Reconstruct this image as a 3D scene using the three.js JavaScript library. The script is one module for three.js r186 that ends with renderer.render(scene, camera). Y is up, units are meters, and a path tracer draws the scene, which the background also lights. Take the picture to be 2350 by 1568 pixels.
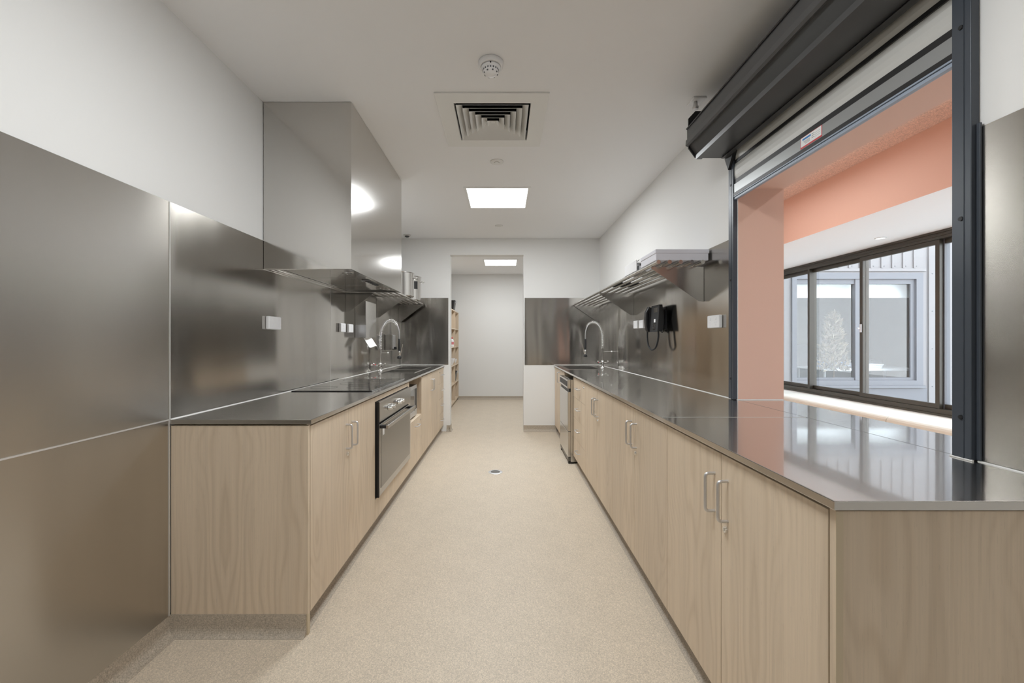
import * as THREE from 'three';
import { RoundedBoxGeometry } from 'three/addons/geometries/RoundedBoxGeometry.js';
import { mergeGeometries } from 'three/addons/utils/BufferGeometryUtils.js';
import { RectAreaLightUniformsLib } from 'three/addons/lights/RectAreaLightUniformsLib.js';

// ---------------------------------------------------------------- camera, sky, lights, exposure
// x to the right, y up, the kitchen runs along -z. "d" below is the depth in front of the camera (z = -d).
RectAreaLightUniformsLib.init();
const scene = new THREE.Scene();
const W = 2350, H = 1568, FOCAL = 965;
const camera = new THREE.PerspectiveCamera(2 * Math.atan(H / 2 / FOCAL) * 180 / Math.PI, W / H, 0.05, 200);
camera.position.set(0, 1.27, 0);
camera.lookAt(0, 1.27, -1);
camera.setViewOffset(W, H, W / 2 - 1156, H / 2 - 782, W, H);   // shifted lens: the vanishing point is a little left of the middle
const renderer = new THREE.WebGLRenderer();
renderer.toneMapping = THREE.LinearToneMapping;
renderer.toneMappingExposure = 1.5;
renderer.shadowMap.enabled = true;
{ // a bright, lightly clouded sky
  const w = 64, h = 32, a = new Float32Array(w * h * 4);
  for (let j = 0; j < h; j++) for (let i = 0; i < w; i++) {
    const e = (j + 0.5) / h * 2 - 1, t = Math.max(0, e), k = (j * w + i) * 4;
    const r = 0.97 - 0.28 * t, g = 1.01 - 0.20 * t, b = 1.09 - 0.06 * t;
    a[k] = r * 3.8; a[k + 1] = g * 3.8; a[k + 2] = b * 3.8; a[k + 3] = 1;
  }
  const sky = new THREE.DataTexture(a, w, h, THREE.RGBAFormat, THREE.FloatType);
  sky.mapping = THREE.EquirectangularReflectionMapping; sky.magFilter = THREE.LinearFilter; sky.needsUpdate = true;
  scene.background = sky; scene.environment = sky;
}
const PANEL_LIGHT = 29, PANEL_COLOR = [0.94, 0.975, 1.0];
function areaLight(x, y, d, w, h, power) {
  const l = new THREE.RectAreaLight(new THREE.Color().setRGB(...PANEL_COLOR), power, w, h);
  l.position.set(x, y, -d); l.rotation.x = -Math.PI / 2; scene.add(l);
}

// ---------------------------------------------------------------- random numbers, noise, textures
let seed = 12345;
const rnd = () => { seed = (seed * 1664525 + 1013904223) >>> 0; return seed / 4294967296; };
const hash = (x, y, s) => { let h = Math.imul(x, 374761393) ^ Math.imul(y, 668265263) ^ Math.imul(s, 974634777); h = Math.imul(h ^ (h >>> 13), 1274126177); return ((h ^ (h >>> 16)) >>> 0) / 4294967296; };
function vnoise(x, y, px, py, s) {   // value noise, period px by py
  const xi = Math.floor(x), yi = Math.floor(y), fx = x - xi, fy = y - yi, u = fx * fx * (3 - 2 * fx), v = fy * fy * (3 - 2 * fy);
  const m = (a, p) => ((a % p) + p) % p, h = (a, b) => hash(m(a, px), m(b, py), s);
  return (h(xi, yi) * (1 - u) + h(xi + 1, yi) * u) * (1 - v) + (h(xi, yi + 1) * (1 - u) + h(xi + 1, yi + 1) * u) * v;
}
function texture(n, m, fn, srgb, repeatX, repeatY, wrap = THREE.RepeatWrapping) {
  const a = new Uint8Array(n * m * 4);
  for (let j = 0; j < m; j++) for (let i = 0; i < n; i++) {
    const c = fn(i / n, j / m), k = (j * n + i) * 4;
    for (let q = 0; q < 3; q++) a[k + q] = Math.max(0, Math.min(255, Math.round((Array.isArray(c) ? c[q] : c) * 255)));
    a[k + 3] = 255;
  }
  const t = new THREE.DataTexture(a, n, m);
  t.wrapS = t.wrapT = wrap; t.magFilter = THREE.LinearFilter; t.minFilter = THREE.LinearMipmapLinearFilter; t.repeat.set(repeatX, repeatY);
  if (srgb) t.colorSpace = THREE.SRGBColorSpace;
  t.needsUpdate = true;
  return t;
}
// pale timber laminate, grain upright, 1.2 m a side
function woodTexture(s, base) {
  return texture(1024, 1024, (u, v) => {
    const big = vnoise(u * 5, v * 1, 5, 1, s) * 1.0 + vnoise(u * 9, v * 3, 9, 3, s + 1) * 0.55 + vnoise(u * 24, v * 6, 24, 6, s + 2) * 0.12;
    const field = big * 9 + u * 26, line = Math.pow(0.5 + 0.5 * Math.sin(field * 2 * Math.PI), 2.5);
    const where = Math.max(0, Math.min(1, 2.2 * (vnoise(u * 7, v * 2, 7, 2, s + 3) - 0.2)));
    const fibre = vnoise(u * 420, v * 9, 420, 9, s + 5) - 0.5, streak = vnoise(u * 70, v * 2, 70, 2, s + 8) - 0.5, pore = vnoise(u * 900, v * 40, 900, 40, s + 6);
    const broad = vnoise(u * 6, v * 1, 6, 1, s + 7) - 0.5;
    const k = 1 - 0.045 * line * where + 0.03 * fibre + 0.045 * streak + 0.045 * broad - (pore > 0.88 ? 0.025 : 0);
    return [base[0] * k, base[1] * (k - 0.008 * line * where), base[2] * (k - 0.02 * line * where)];
  }, true, 1 / 1.2, 1 / 1.2, THREE.MirroredRepeatWrapping);
}
const woodMap = woodTexture(11, [0.845, 0.775, 0.685]);
// speckled safety vinyl, 0.5 m a side
const vinylTexture = (base, s, amount) => texture(512, 512, (u, v) => {
  const a = vnoise(u * 256, v * 256, 256, 256, s), b = vnoise(u * 130, v * 130, 130, 130, s + 1), c = vnoise(u * 6, v * 6, 6, 6, s + 2);
  let k = 1 + amount * (0.16 * (a - 0.5) + 0.12 * (b - 0.5)) + 0.025 * (c - 0.5);
  if (a > 0.93) k += 0.07 * amount; if (a < 0.05) k -= 0.13 * amount;
  return [base[0] * k, base[1] * k, base[2] * (k - 0.01)];
}, true, 2, 2);
const floorMap = vinylTexture([0.81, 0.757, 0.69], 21, 1), coveShadeMap = vinylTexture([0.70, 0.655, 0.60], 25, 1.25);  // cove: same vinyl as the floor, greyed to carry its shade
const brushedMap = texture(512, 512, (u, v) => 0.5 + 0.5 * (vnoise(u * 3, v * 512, 3, 512, 31) - 0.5) + 0.3 * (vnoise(u * 9, v * 256, 9, 256, 32) - 0.5), false, 2, 2);
const paintMap = texture(256, 256, (u, v) => 0.5 + 0.5 * (vnoise(u * 90, v * 90, 90, 90, 41) - 0.5), false, 2, 2);
const feltMap = texture(512, 512, (u, v) => {
  const k = 0.92 + 0.16 * (vnoise(u * 200, v * 120, 200, 120, 51) - 0.5) + 0.16 * (vnoise(u * 120, v * 220, 120, 220, 52) - 0.5);
  return [0.97 * k, 0.85 * k, 0.79 * k];
}, true, 1.4, 1.4);

// ---------------------------------------------------------------- materials
const col = (r, g, b) => new THREE.Color().setRGB(r, g, b);
const std = (c, roughness, more = {}) => new THREE.MeshStandardMaterial({ color: col(...c), roughness, ...more });
const phys = (c, roughness, more = {}) => new THREE.MeshPhysicalMaterial({ color: col(...c), roughness, ...more });
const M = {
  wall: std([0.83, 0.825, 0.81], 0.75, { bumpMap: paintMap, bumpScale: 0.0002 }),
  ceiling: std([0.89, 0.89, 0.895], 0.9),
  whitePaint: std([0.86, 0.86, 0.85], 0.7),
  coral: std([0.75, 0.495, 0.39], 0.6, { bumpMap: paintMap, bumpScale: 0.0002 }),
  felt: std([1, 1, 1], 1.0, { map: feltMap }),
  floor: std([1, 1, 1], 0.5, { map: floorMap }),
  cove: std([1, 1, 1], 0.55, { map: coveShadeMap }),
  wood: std([1, 1, 1], 0.45, { map: woodMap }),
  woodEdge: std([0.62, 0.52, 0.37], 0.5),
  carcass: std([0.55, 0.47, 0.35], 0.6),
  steelWall: phys([0.55, 0.53, 0.50], 0.27, { metalness: 1, anisotropy: 0.72, anisotropyRotation: Math.PI / 2, bumpMap: brushedMap, bumpScale: 0.00002 }),
  steelFar: phys([0.55, 0.53, 0.50], 0.15, { metalness: 1, anisotropy: 0.9, anisotropyRotation: Math.PI / 2, bumpMap: brushedMap, bumpScale: 0.00001 }),
  steelTop: phys([0.55, 0.53, 0.50], 0.22, { metalness: 1, clearcoat: 1, clearcoatRoughness: 0.05, bumpMap: brushedMap, bumpScale: 0.00001 }),
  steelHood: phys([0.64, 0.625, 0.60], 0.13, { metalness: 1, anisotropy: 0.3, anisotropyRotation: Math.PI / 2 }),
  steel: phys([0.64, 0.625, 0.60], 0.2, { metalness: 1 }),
  steelDark: phys([0.17, 0.165, 0.155], 0.35, { metalness: 1 }),
  bead: std([0.80, 0.79, 0.77], 0.35),
  joint: phys([0.78, 0.77, 0.75], 0.3, { metalness: 0.6 }),
  satin: phys([0.66, 0.66, 0.67], 0.34, { metalness: 0.85 }),
  chrome: phys([0.80, 0.80, 0.79], 0.08, { metalness: 1 }),
  black: std([0.012, 0.012, 0.013], 0.4),
  blackMatt: std([0.02, 0.02, 0.021], 0.7),
  blackGlass: phys([0.006, 0.006, 0.007], 0.04, { clearcoat: 1, clearcoatRoughness: 0.02 }),
  ovenGlass: phys([0.20, 0.19, 0.175], 0.16, { metalness: 1 }),
  plastic: std([0.84, 0.84, 0.85], 0.35),
  lilac: std([0.74, 0.74, 0.80], 0.45),
  navy: std([0.062, 0.072, 0.088], 0.33, { metalness: 0.1 }),
  hoodGrey: std([0.062, 0.063, 0.064], 0.3),
  slatLight: std([0.56, 0.555, 0.53], 0.4),
  barGrey: phys([0.34, 0.35, 0.35], 0.35, { metalness: 0.4 }),
  alu: phys([0.72, 0.76, 0.82], 0.25, { metalness: 0.9 }),
  edgeBlue: std([0.30, 0.35, 0.43], 0.4),
  ovenSteel: phys([0.45, 0.44, 0.42], 0.22, { metalness: 1 }),
  bronze: std([0.060, 0.053, 0.040], 0.4, { metalness: 0.2 }),
  grille: std([0.84, 0.84, 0.82], 0.6),
  dark: std([0.02, 0.02, 0.02], 0.9),
  glass: phys([0.97, 0.985, 0.98], 0.0, { transmission: 1, thickness: 0, ior: 1.5 }),
  cream: std([0.80, 0.79, 0.70], 0.6),
  clad: std([0.19, 0.182, 0.178], 0.5),
  frameGrey: std([0.115, 0.12, 0.13], 0.45),
  paving: std([0.58, 0.57, 0.54], 0.9),
  red: std([0.60, 0.04, 0.05], 0.4),
  lamp: std([0.9, 0.9, 0.88], 0.5, { emissive: col(1.0, 0.975, 0.90), emissiveIntensity: 1.35 }),
  paper: std([0.88, 0.88, 0.88], 0.8),
};

// ---------------------------------------------------------------- building helpers
function uvMetres(g) {
  if (g.index && !g.attributes.normal) g.computeVertexNormals();
  const p = g.attributes.position, n = g.attributes.normal, uv = new Float32Array(p.count * 2);
  for (let i = 0; i < p.count; i++) {
    const ax = Math.abs(n.getX(i)), ay = Math.abs(n.getY(i)), az = Math.abs(n.getZ(i));
    if (ax >= ay && ax >= az) { uv[i * 2] = p.getZ(i); uv[i * 2 + 1] = p.getY(i); }
    else if (ay >= az) { uv[i * 2] = p.getX(i); uv[i * 2 + 1] = p.getZ(i); }
    else { uv[i * 2] = p.getX(i); uv[i * 2 + 1] = p.getY(i); }
  }
  g.setAttribute('uv', new THREE.BufferAttribute(uv, 2));
  return g;
}
// box between x0..x1, y0..y1 and depths d0..d1, optionally with rounded edges
function bx(x0, x1, y0, y1, d0, d1, r = 0) {
  const w = Math.abs(x1 - x0), h = Math.abs(y1 - y0), d = Math.abs(d1 - d0);
  const g = r ? new RoundedBoxGeometry(w, h, d, 2, Math.min(r, w / 2.01, h / 2.01, d / 2.01)) : new THREE.BoxGeometry(w, h, d);
  g.translate((x0 + x1) / 2, (y0 + y1) / 2, -(d0 + d1) / 2);
  return uvMetres(g);
}
function shapeOf(pts, holes = []) {
  const s = new THREE.Shape(pts.map((p) => new THREE.Vector2(p[0], p[1])));
  for (const h of holes) s.holes.push(new THREE.Path(h.map((p) => new THREE.Vector2(p[0], p[1]))));
  return s;
}
const rectPts = (a0, a1, b0, b1) => [[a0, b0], [a1, b0], [a1, b1], [a0, b1]];
function extr(pts, holes, depth, bevel = 0) {
  const g = new THREE.ExtrudeGeometry(shapeOf(pts, holes), bevel ? { depth: depth - 2 * bevel, bevelEnabled: true, bevelSize: bevel, bevelThickness: bevel, bevelOffset: -bevel, bevelSegments: 2, curveSegments: 10 } : { depth, bevelEnabled: false, curveSegments: 10 });
  if (bevel) g.translate(0, 0, bevel);
  return g;
}
// outline in (x, y) drawn out along the depth; in (d, y) along x; in (x, d) along y
const exD = (pts, d0, d1, bevel = 0, holes = []) => uvMetres(extr(pts, holes, d1 - d0, bevel).translate(0, 0, -d1));
const exX = (pts, x0, x1, bevel = 0, holes = []) => uvMetres(extr(pts, holes, x1 - x0, bevel).rotateY(Math.PI / 2).translate(x0, 0, 0));
const exY = (pts, y0, y1, bevel = 0, holes = []) => uvMetres(extr(pts, holes, y1 - y0, bevel).rotateX(-Math.PI / 2).translate(0, y0, 0));
const V = (x, y, d) => new THREE.Vector3(x, y, -d);
const tube = (pts, r, seg = 24, rad = 8) => new THREE.TubeGeometry(new THREE.CatmullRomCurve3(pts), seg, r, rad, false);
function rodTo(a, b, r, rad = 12) {
  const v = b.clone().sub(a), g = new THREE.CylinderGeometry(r, r, v.length(), rad);
  g.applyQuaternion(new THREE.Quaternion().setFromUnitVectors(new THREE.Vector3(0, 1, 0), v.clone().normalize()));
  return g.translate((a.x + b.x) / 2, (a.y + b.y) / 2, (a.z + b.z) / 2);
}
const lathe = (pts, x, y, d, seg = 32) => new THREE.LatheGeometry(pts.map((p) => new THREE.Vector2(p[0], p[1])), seg).translate(x, y, -d);
const join = (...gs) => mergeGeometries(gs.flat().map((g) => { const n = g.index ? g.toNonIndexed() : g.clone(); for (const k of Object.keys(n.attributes)) if (!['position', 'normal', 'uv'].includes(k)) n.deleteAttribute(k); return n; }));
const used = new Map();
const numbered = (n) => { const k = used.get(n) ?? 0; used.set(n, k + 1); return k ? n + '_' + String(k).padStart(3, '0') : n; };
function solid(name, g, m) { const o = new THREE.Mesh(g, m); o.name = name; o.castShadow = o.receiveShadow = true; return o; }
// a thing: a group at its base; part() takes geometry in room coordinates
function thing(name, label, category, base, group) {
  const o = new THREE.Group(); o.name = numbered(name); o.position.copy(base); scene.add(o);
  o.userData = { label, category }; if (group) o.userData.group = group;
  return o;
}
function rootOf(o) { while (o.parent && o.parent !== scene) o = o.parent; return o; }
function part(parent, name, g, m, label) {
  const p = rootOf(parent).position; g.translate(-p.x, -p.y, -p.z);
  const o = solid(name, g, m); if (label) o.userData.label = label;
  parent.add(o); return o;
}
function single(name, g, m, label, category, group) {
  const o = solid(numbered(name), g, m); scene.add(o); o.userData = { label, category }; if (group) o.userData.group = group; return o;
}
function structure(name, g, m, label) { const o = solid(numbered(name), g, m); o.userData = { kind: 'structure', label, category: 'room part' }; scene.add(o); return o; }

// ---------------------------------------------------------------- main measures
const LW = -1.442, RW = 1.34, CEIL = 2.70, FAR = 5.885, NEAR = -3.0;
const LF = -0.842, RF = 0.715;              // cabinet faces
const TOP = 0.93, SPLASH = 1.868;

// ---------------------------------------------------------------- the room
const floor = structure('floor', bx(-1.9, 4.1, -0.1, 0, NEAR - 0.2, 9.3), M.floor, 'beige speckled vinyl floor');
{
  const holes = [rectPts(-0.30, 0.165, 2.515, 2.98), rectPts(-0.361, 0.239, 3.92, 4.52), rectPts(-0.361, 0.239, 0.88, 1.48), rectPts(-0.361, 0.239, -2.16, -1.56)];
  structure('ceiling', exY(rectPts(LW - 0.2, RW + 0.28, NEAR - 0.2, FAR + 0.145), CEIL, CEIL + 0.06, 0, holes), M.ceiling, 'pale grey painted plasterboard ceiling');
}
const wallLeft = structure('wall_left', bx(LW - 0.15, LW, 0, CEIL, NEAR, FAR + 0.145), M.wall, 'white painted wall lined with brushed steel sheets');
const wallNear = structure('wall_front', bx(LW - 0.15, RW + 0.27, 0, CEIL, NEAR - 0.15, NEAR), M.wall, 'white painted end wall');
const farPts = [[LW - 0.15, 0], [-0.75, 0], [-0.75, 2.47], [0.277, 2.47], [0.277, 0], [RW + 0.28, 0], [RW + 0.28, CEIL], [LW - 0.15, CEIL]];
const wallBack = structure('wall_back', exD(farPts, FAR, FAR + 0.145, 0.002), M.wall, 'white painted wall with open doorway');
const OPEN = rectPts(1.235, 2.41, TOP - 0.02, 2.14);
const wallRight = structure('wall_right', exX(rectPts(NEAR - 0.15, FAR + 0.145, 0, CEIL), RW, RW + 0.003, 0, [OPEN]), M.wall, 'white painted wall with servery opening');
part(wallRight, 'coral_wall', exX(rectPts(NEAR - 0.15, FAR + 0.145, 0, 2.9), RW + 0.003, 1.605, 0, [OPEN]), M.coral, 'coral painted face and reveals');

{ // dark double doors in the end wall behind the camera, mirrored by the steel edges
  const w = structure('door_1', bx(-1.0, 0.9, 0.02, 2.08, NEAR, NEAR + 0.045), std([0.05, 0.05, 0.053], 0.5), 'charcoal double doors in the end wall');
  part(w, 'door_gap', bx(-0.052, -0.048, 0.02, 2.08, NEAR + 0.045, NEAR + 0.0455), M.black);
  for (const x of [-0.14, 0.04]) part(w, 'door_handle', rodTo(V(x, 0.9, NEAR + 0.08), V(x, 1.2, NEAR + 0.08), 0.012), M.satin);
}

// steel sheets: slightly wavy, as thin sheet always is
function sheet(axis, at, a0, a1, y0, y1, face, wave, s) {
  // axis 'x': sheet on a side wall at x = at, a = depth; axis 'd': on an end wall at depth at, a = x; face is the direction it looks in
  const w = a1 - a0, h = y1 - y0, g = new THREE.PlaneGeometry(w, h, Math.max(8, Math.round(w / 0.02)), Math.max(4, Math.round(h / 0.06)));
  const p = g.attributes.position;
  for (let i = 0; i < p.count; i++) {
    const u = p.getX(i) + a0 + w / 2, v = p.getY(i) + y0 + h / 2;
    const q = (vnoise(u * 4.2 + 3, v * 0.75 + s, 512, 512, s) - 0.5) * 1.0 + (vnoise(u * 9.5 + 1.2 * vnoise(v * 1.2, 3, 64, 64, s), v * 1.1, 512, 512, s + 1) - 0.5) * 0.45;
    p.setZ(i, wave * q);
  }
  g.computeVertexNormals();
  const back = new THREE.BoxGeometry(w, h, 0.003).translate(0, 0, -0.0035);
  let b = join(g, back);
  if (axis === 'x') { b.rotateY(face > 0 ? Math.PI / 2 : -Math.PI / 2); b.translate(at + face * 0.005, (y0 + y1) / 2, -(a0 + a1) / 2); }
  else b.translate((a0 + a1) / 2, (y0 + y1) / 2, -at + 0.005);
  return uvMetres(b);
}
{ // left wall sheets and the pale joints between them
  part(wallLeft, 'steel_sheet', sheet('x', LW, NEAR + 0.02, 1.805, TOP + 0.002, SPLASH, 1, 0.0022, 61), M.steelWall);
  part(wallLeft, 'steel_sheet', sheet('x', LW, NEAR + 0.02, 1.805, 0.088, TOP - 0.004, 1, 0.0022, 62), M.steelWall);
  part(wallLeft, 'steel_sheet', sheet('x', LW, 1.811, 3.485, TOP + 0.004, SPLASH, 1, 0.0030, 63), M.steelFar);
  part(wallLeft, 'steel_sheet', sheet('x', LW, 3.489, FAR - 0.006, TOP + 0.004, SPLASH, 1, 0.0036, 64), M.steelFar);
  part(wallLeft, 'sheet_joint', bx(LW, LW + 0.0075, TOP, SPLASH, 1.805, 1.811), M.joint);
  part(wallLeft, 'sheet_joint', bx(LW, LW + 0.0075, 0.088, TOP, 1.803, 1.807), M.joint);
  part(wallLeft, 'sheet_joint', bx(LW, LW + 0.0075, TOP - 0.003, TOP + 0.002, NEAR + 0.02, 1.805), M.joint);
  part(wallLeft, 'sheet_joint', bx(LW, LW + 0.0065, TOP, SPLASH, 3.485, 3.489), M.joint);
  part(wallBack, 'steel_sheet', sheet('d', FAR, LW + 0.006, -0.775, TOP + 0.004, SPLASH, 1, 0.0036, 65), M.steelFar);
  part(wallBack, 'steel_sheet', sheet('d', FAR, 0.293, RW - 0.006, TOP, SPLASH, 1, 0.0040, 66), M.steelFar);
  part(wallRight, 'steel_sheet', sheet('x', RW, 2.462, FAR - 0.006, TOP + 0.004, SPLASH, -1, 0.0036, 67), M.steelFar);
  part(wallRight, 'steel_sheet', sheet('x', RW, NEAR + 0.02, 1.180, TOP + 0.004, SPLASH, -1, 0.0020, 68), M.steelWall);
}
// coved skirting: the floor vinyl turned up, shade put into its greyer colour, profile in (run-out, height)
const coveProfile = (h, t) => { const p = [[0, 0], [0.045, 0], [0.045, 0.001]]; for (let i = 1; i <= 6; i++) { const a = i / 6 * Math.PI / 2; p.push([0.045 - (0.045 - t) * Math.sin(a), 0.04 - 0.039 * Math.cos(a)]); } p.push([t, h], [0, h]); return p; };
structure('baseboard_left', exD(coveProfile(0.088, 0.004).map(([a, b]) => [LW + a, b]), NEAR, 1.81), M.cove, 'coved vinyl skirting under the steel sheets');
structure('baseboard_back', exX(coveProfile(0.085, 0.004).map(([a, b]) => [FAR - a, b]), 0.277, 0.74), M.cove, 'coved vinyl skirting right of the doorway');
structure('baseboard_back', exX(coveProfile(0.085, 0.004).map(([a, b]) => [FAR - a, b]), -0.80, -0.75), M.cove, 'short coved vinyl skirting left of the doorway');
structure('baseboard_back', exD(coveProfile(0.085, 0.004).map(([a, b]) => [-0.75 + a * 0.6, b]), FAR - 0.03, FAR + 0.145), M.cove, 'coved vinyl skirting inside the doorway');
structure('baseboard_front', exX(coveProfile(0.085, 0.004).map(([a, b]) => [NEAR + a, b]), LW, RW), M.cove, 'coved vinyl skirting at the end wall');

// ---------------------------------------------------------------- room behind the doorway
structure('ceiling', exY(rectPts(-1.6, 1.6, FAR + 0.145, 9.3), CEIL, CEIL + 0.06, 0, [rectPts(-0.353, 0.237, 7.40, 7.99)]), M.ceiling, 'ceiling of the store room behind the doorway');
structure('wall_back', bx(-1.6, 1.6, 0, CEIL, 9.08, 9.23), M.wall, 'white end wall of the store room');
structure('wall_left', bx(-1.55, -1.38, 0, CEIL, FAR + 0.145, 9.08), M.wall, 'white side wall of the store room behind the shelves');
structure('wall_right', bx(1.45, 1.6, 0, CEIL, FAR + 0.145, 9.08), M.wall, 'white side wall of the store room');
structure('baseboard_back', exX(coveProfile(0.07, 0.004).map(([a, b]) => [9.08 - a, b]), -1.0, 1.45), M.cove, 'coved vinyl skirting of the store room');

// ---------------------------------------------------------------- handles and locks
function bow(c, axis, side, len) {   // bow handle on a face looking along side * x
  const e = 0.032 * side, h = len / 2, r = 0.014, k = r * side, pt = (out, a) => axis === 'y' ? new THREE.Vector3(c.x + out, c.y + a, c.z) : new THREE.Vector3(c.x + out, c.y, c.z + a);
  const path = new THREE.CurvePath();
  path.add(new THREE.LineCurve3(pt(0, -h), pt(e - k, -h)));
  path.add(new THREE.QuadraticBezierCurve3(pt(e - k, -h), pt(e, -h), pt(e, -h + r)));
  path.add(new THREE.LineCurve3(pt(e, -h + r), pt(e, h - r)));
  path.add(new THREE.QuadraticBezierCurve3(pt(e, h - r), pt(e, h), pt(e - k, h)));
  path.add(new THREE.LineCurve3(pt(e - k, h), pt(0, h)));
  return new THREE.TubeGeometry(path, 40, 0.0052, 8, false);
}
const lockAt = (c, side) => join(
  new THREE.CylinderGeometry(0.0095, 0.0105, 0.006, 20).rotateZ(Math.PI / 2).translate(c.x + 0.003 * side, c.y, c.z),
  new THREE.BoxGeometry(0.004, 0.009, 0.002).translate(c.x + 0.007 * side, c.y, c.z));
const DOOR = 0.018, GAP = 0.0015;
const KICK = 0.09, DTOP = 0.898;
function carcass(g, side, face, wall, d0, d1, top = 0.903) { // box behind the doors, its back to the wall
  part(g, 'body', bx(face - side * DOOR, wall + side * 0.008, KICK + 0.005, top, d0 + 0.001, d1 - 0.001), M.carcass);
  if (top < 0.9) for (const d of [d0 + 0.001, d1 - 0.017]) part(g, 'side', bx(face - side * DOOR, wall + side * 0.008, top, 0.903, d, d + 0.016), M.carcass);
}
// side = +1: faces +x (left run), -1: faces -x (right run)
function doorOn(g, side, face, d0, d1, y0, y1, opts = {}) {
  const o = part(g, opts.name ?? 'door', bx(face - side * DOOR, face, y0, y1, d0 + GAP, d1 - GAP, 0.0012), M.wood);
  const handle = (c, axis, len) => part(o, 'handle', bow(c, axis, side, len), M.satin, 'satin aluminium bow handle');
  if (opts.hd) handle(V(face, opts.hy ?? 0.757, opts.hd), 'y', 0.128);
  if (opts.bar) handle(V(face, opts.bar, (d0 + d1) / 2 + (opts.shift ?? 0)), 'z', 0.128);
  if (opts.lock) part(o, 'lock', lockAt(V(face, opts.lock[1], opts.lock[0]), side), M.chrome, 'small round cam lock');
  return o;
}
function doubleDoor(side, face, wall, d0, dm, d1, label, lock, top) {
  const g = thing('base_cabinet', label, 'cabinet', V((face + wall) / 2, 0, (d0 + d1) / 2));
  carcass(g, side, face, wall, d0, d1, top);
  doorOn(g, side, face, d0, dm, KICK, DTOP, { hd: dm - 0.042, lock: lock ? [dm - 0.03, 0.662] : null });
  doorOn(g, side, face, dm, d1, KICK, DTOP, { hd: dm + 0.042 });
  return g;
}
function fourDrawers(side, face, wall, d0, d1, label) {
  const g = thing('drawer_cabinet', label, 'cabinet', V((face + wall) / 2, 0, (d0 + d1) / 2));
  carcass(g, side, face, wall, d0, d1);
  const ys = [KICK, 0.294, 0.497, 0.700, DTOP];
  for (let i = 0; i < 4; i++) doorOn(g, side, face, d0, d1, ys[i] + 0.001, ys[i + 1] - 0.001, { name: 'drawer', bar: ys[i + 1] - 0.09, lock: i === 3 ? [d0 + 0.06, 0.85] : null });
  return g;
}
// ---------------------------------------------------------------- left run of cabinets
{
  const g = doubleDoor(1, LF, LW, 1.832, 2.289, 2.753, 'pale timber double-door cabinet beside the oven, its plain end panel exposed', true);
  part(g, 'end_panel', bx(LW + 0.008, LF - 0.001, KICK, 0.903, 1.812, 1.830, 0.001), M.wood);
  part(g, 'panel_edge', bx(LF - 0.008, LF - 0.001, 0, KICK, 1.8125, 1.830), M.woodEdge);
}
{
  const g = thing('oven_cabinet', 'pale timber housing with filler strips above and below the oven', 'cabinet', V(-1.14, 0, 3.24));
  part(g, 'top_filler', bx(LF - DOOR, LF, 0.868, DTOP, 2.755, 3.725, 0.001), M.wood);
  part(g, 'bottom_filler', bx(LF - DOOR, LF, KICK, 0.226, 2.755, 3.725, 0.001), M.wood);
  part(g, 'side', bx(LW + 0.008, LF - 0.02, KICK + 0.005, 0.903, 2.7555, 2.770), M.carcass);
  part(g, 'side', bx(LW + 0.008, LF - 0.001, KICK + 0.005, 0.903, 3.708, 3.7255), M.wood);
}
{
  const g = thing('microwave_cabinet', 'pale timber cabinet with open microwave niche over one drawer', 'cabinet', V(-1.14, 0, 4.025));
  part(g, 'side', bx(LW + 0.008, LF - 0.001, KICK + 0.005, 0.903, 3.7275, 3.745), M.wood);
  part(g, 'side', bx(LW + 0.008, LF - 0.001, KICK + 0.005, 0.903, 4.302, 4.3195), M.wood);
  part(g, 'niche_floor', bx(LW + 0.008, LF, 0.505, 0.523, 3.746, 4.301, 0.001), M.wood);
  part(g, 'niche_back', bx(LW + 0.008, LW + 0.02, 0.524, 0.903, 3.746, 4.301), M.carcass);
  doorOn(g, 1, LF, 3.7275, 4.3195, KICK, 0.503, { name: 'drawer', bar: 0.455, shift: 0.02, lock: [4.24, 0.475] });
}
doubleDoor(1, LF, LW, 4.321, 4.895, 5.452, 'pale timber double-door cabinet under the sink with sprung tap beside the paper towels', false, 0.74);
fourDrawers(1, LF, LW, 5.454, FAR - 0.01, 'pale timber four-drawer cabinet against the doorway wall, below the stock pots');
// ---------------------------------------------------------------- right run of cabinets
{
  const g = doubleDoor(-1, RF, RW, 0.926, 1.383, 1.840, 'pale timber double-door cabinet under the servery hatch, its darker end panel exposed', true);
  part(g, 'end_panel', bx(RF + 0.001, RW - 0.001, KICK, 0.903, 0.906, 0.924, 0.001), M.wood);
  part(g, 'filler_strip', bx(RF, RF + 0.0155, KICK, 0.903, 0.9045, 0.9058), M.woodEdge);
}
doubleDoor(-1, RF, RW, 1.842, 2.305, 2.770, 'pale timber double-door cabinet between the hatch and the wall phone', true);
doubleDoor(-1, RF, RW, 2.772, 3.224, 3.688, 'pale timber double-door cabinet beside the drawers, below the wall phone', true);
fourDrawers(-1, RF, RW, 3.690, 4.310, 'pale timber four-drawer cabinet beside the dishwasher');
{
  const g = thing('base_cabinet', 'pale timber single-door cabinet squeezed between dishwasher and doorway wall', 'cabinet', V(1.03, 0, 5.41));
  carcass(g, -1, RF, RW, 4.952, FAR - 0.01, 0.74);
  doorOn(g, -1, RF, 4.952, FAR - 0.01, KICK, DTOP, { hd: 5.36, hy: 0.80 });
}
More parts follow.
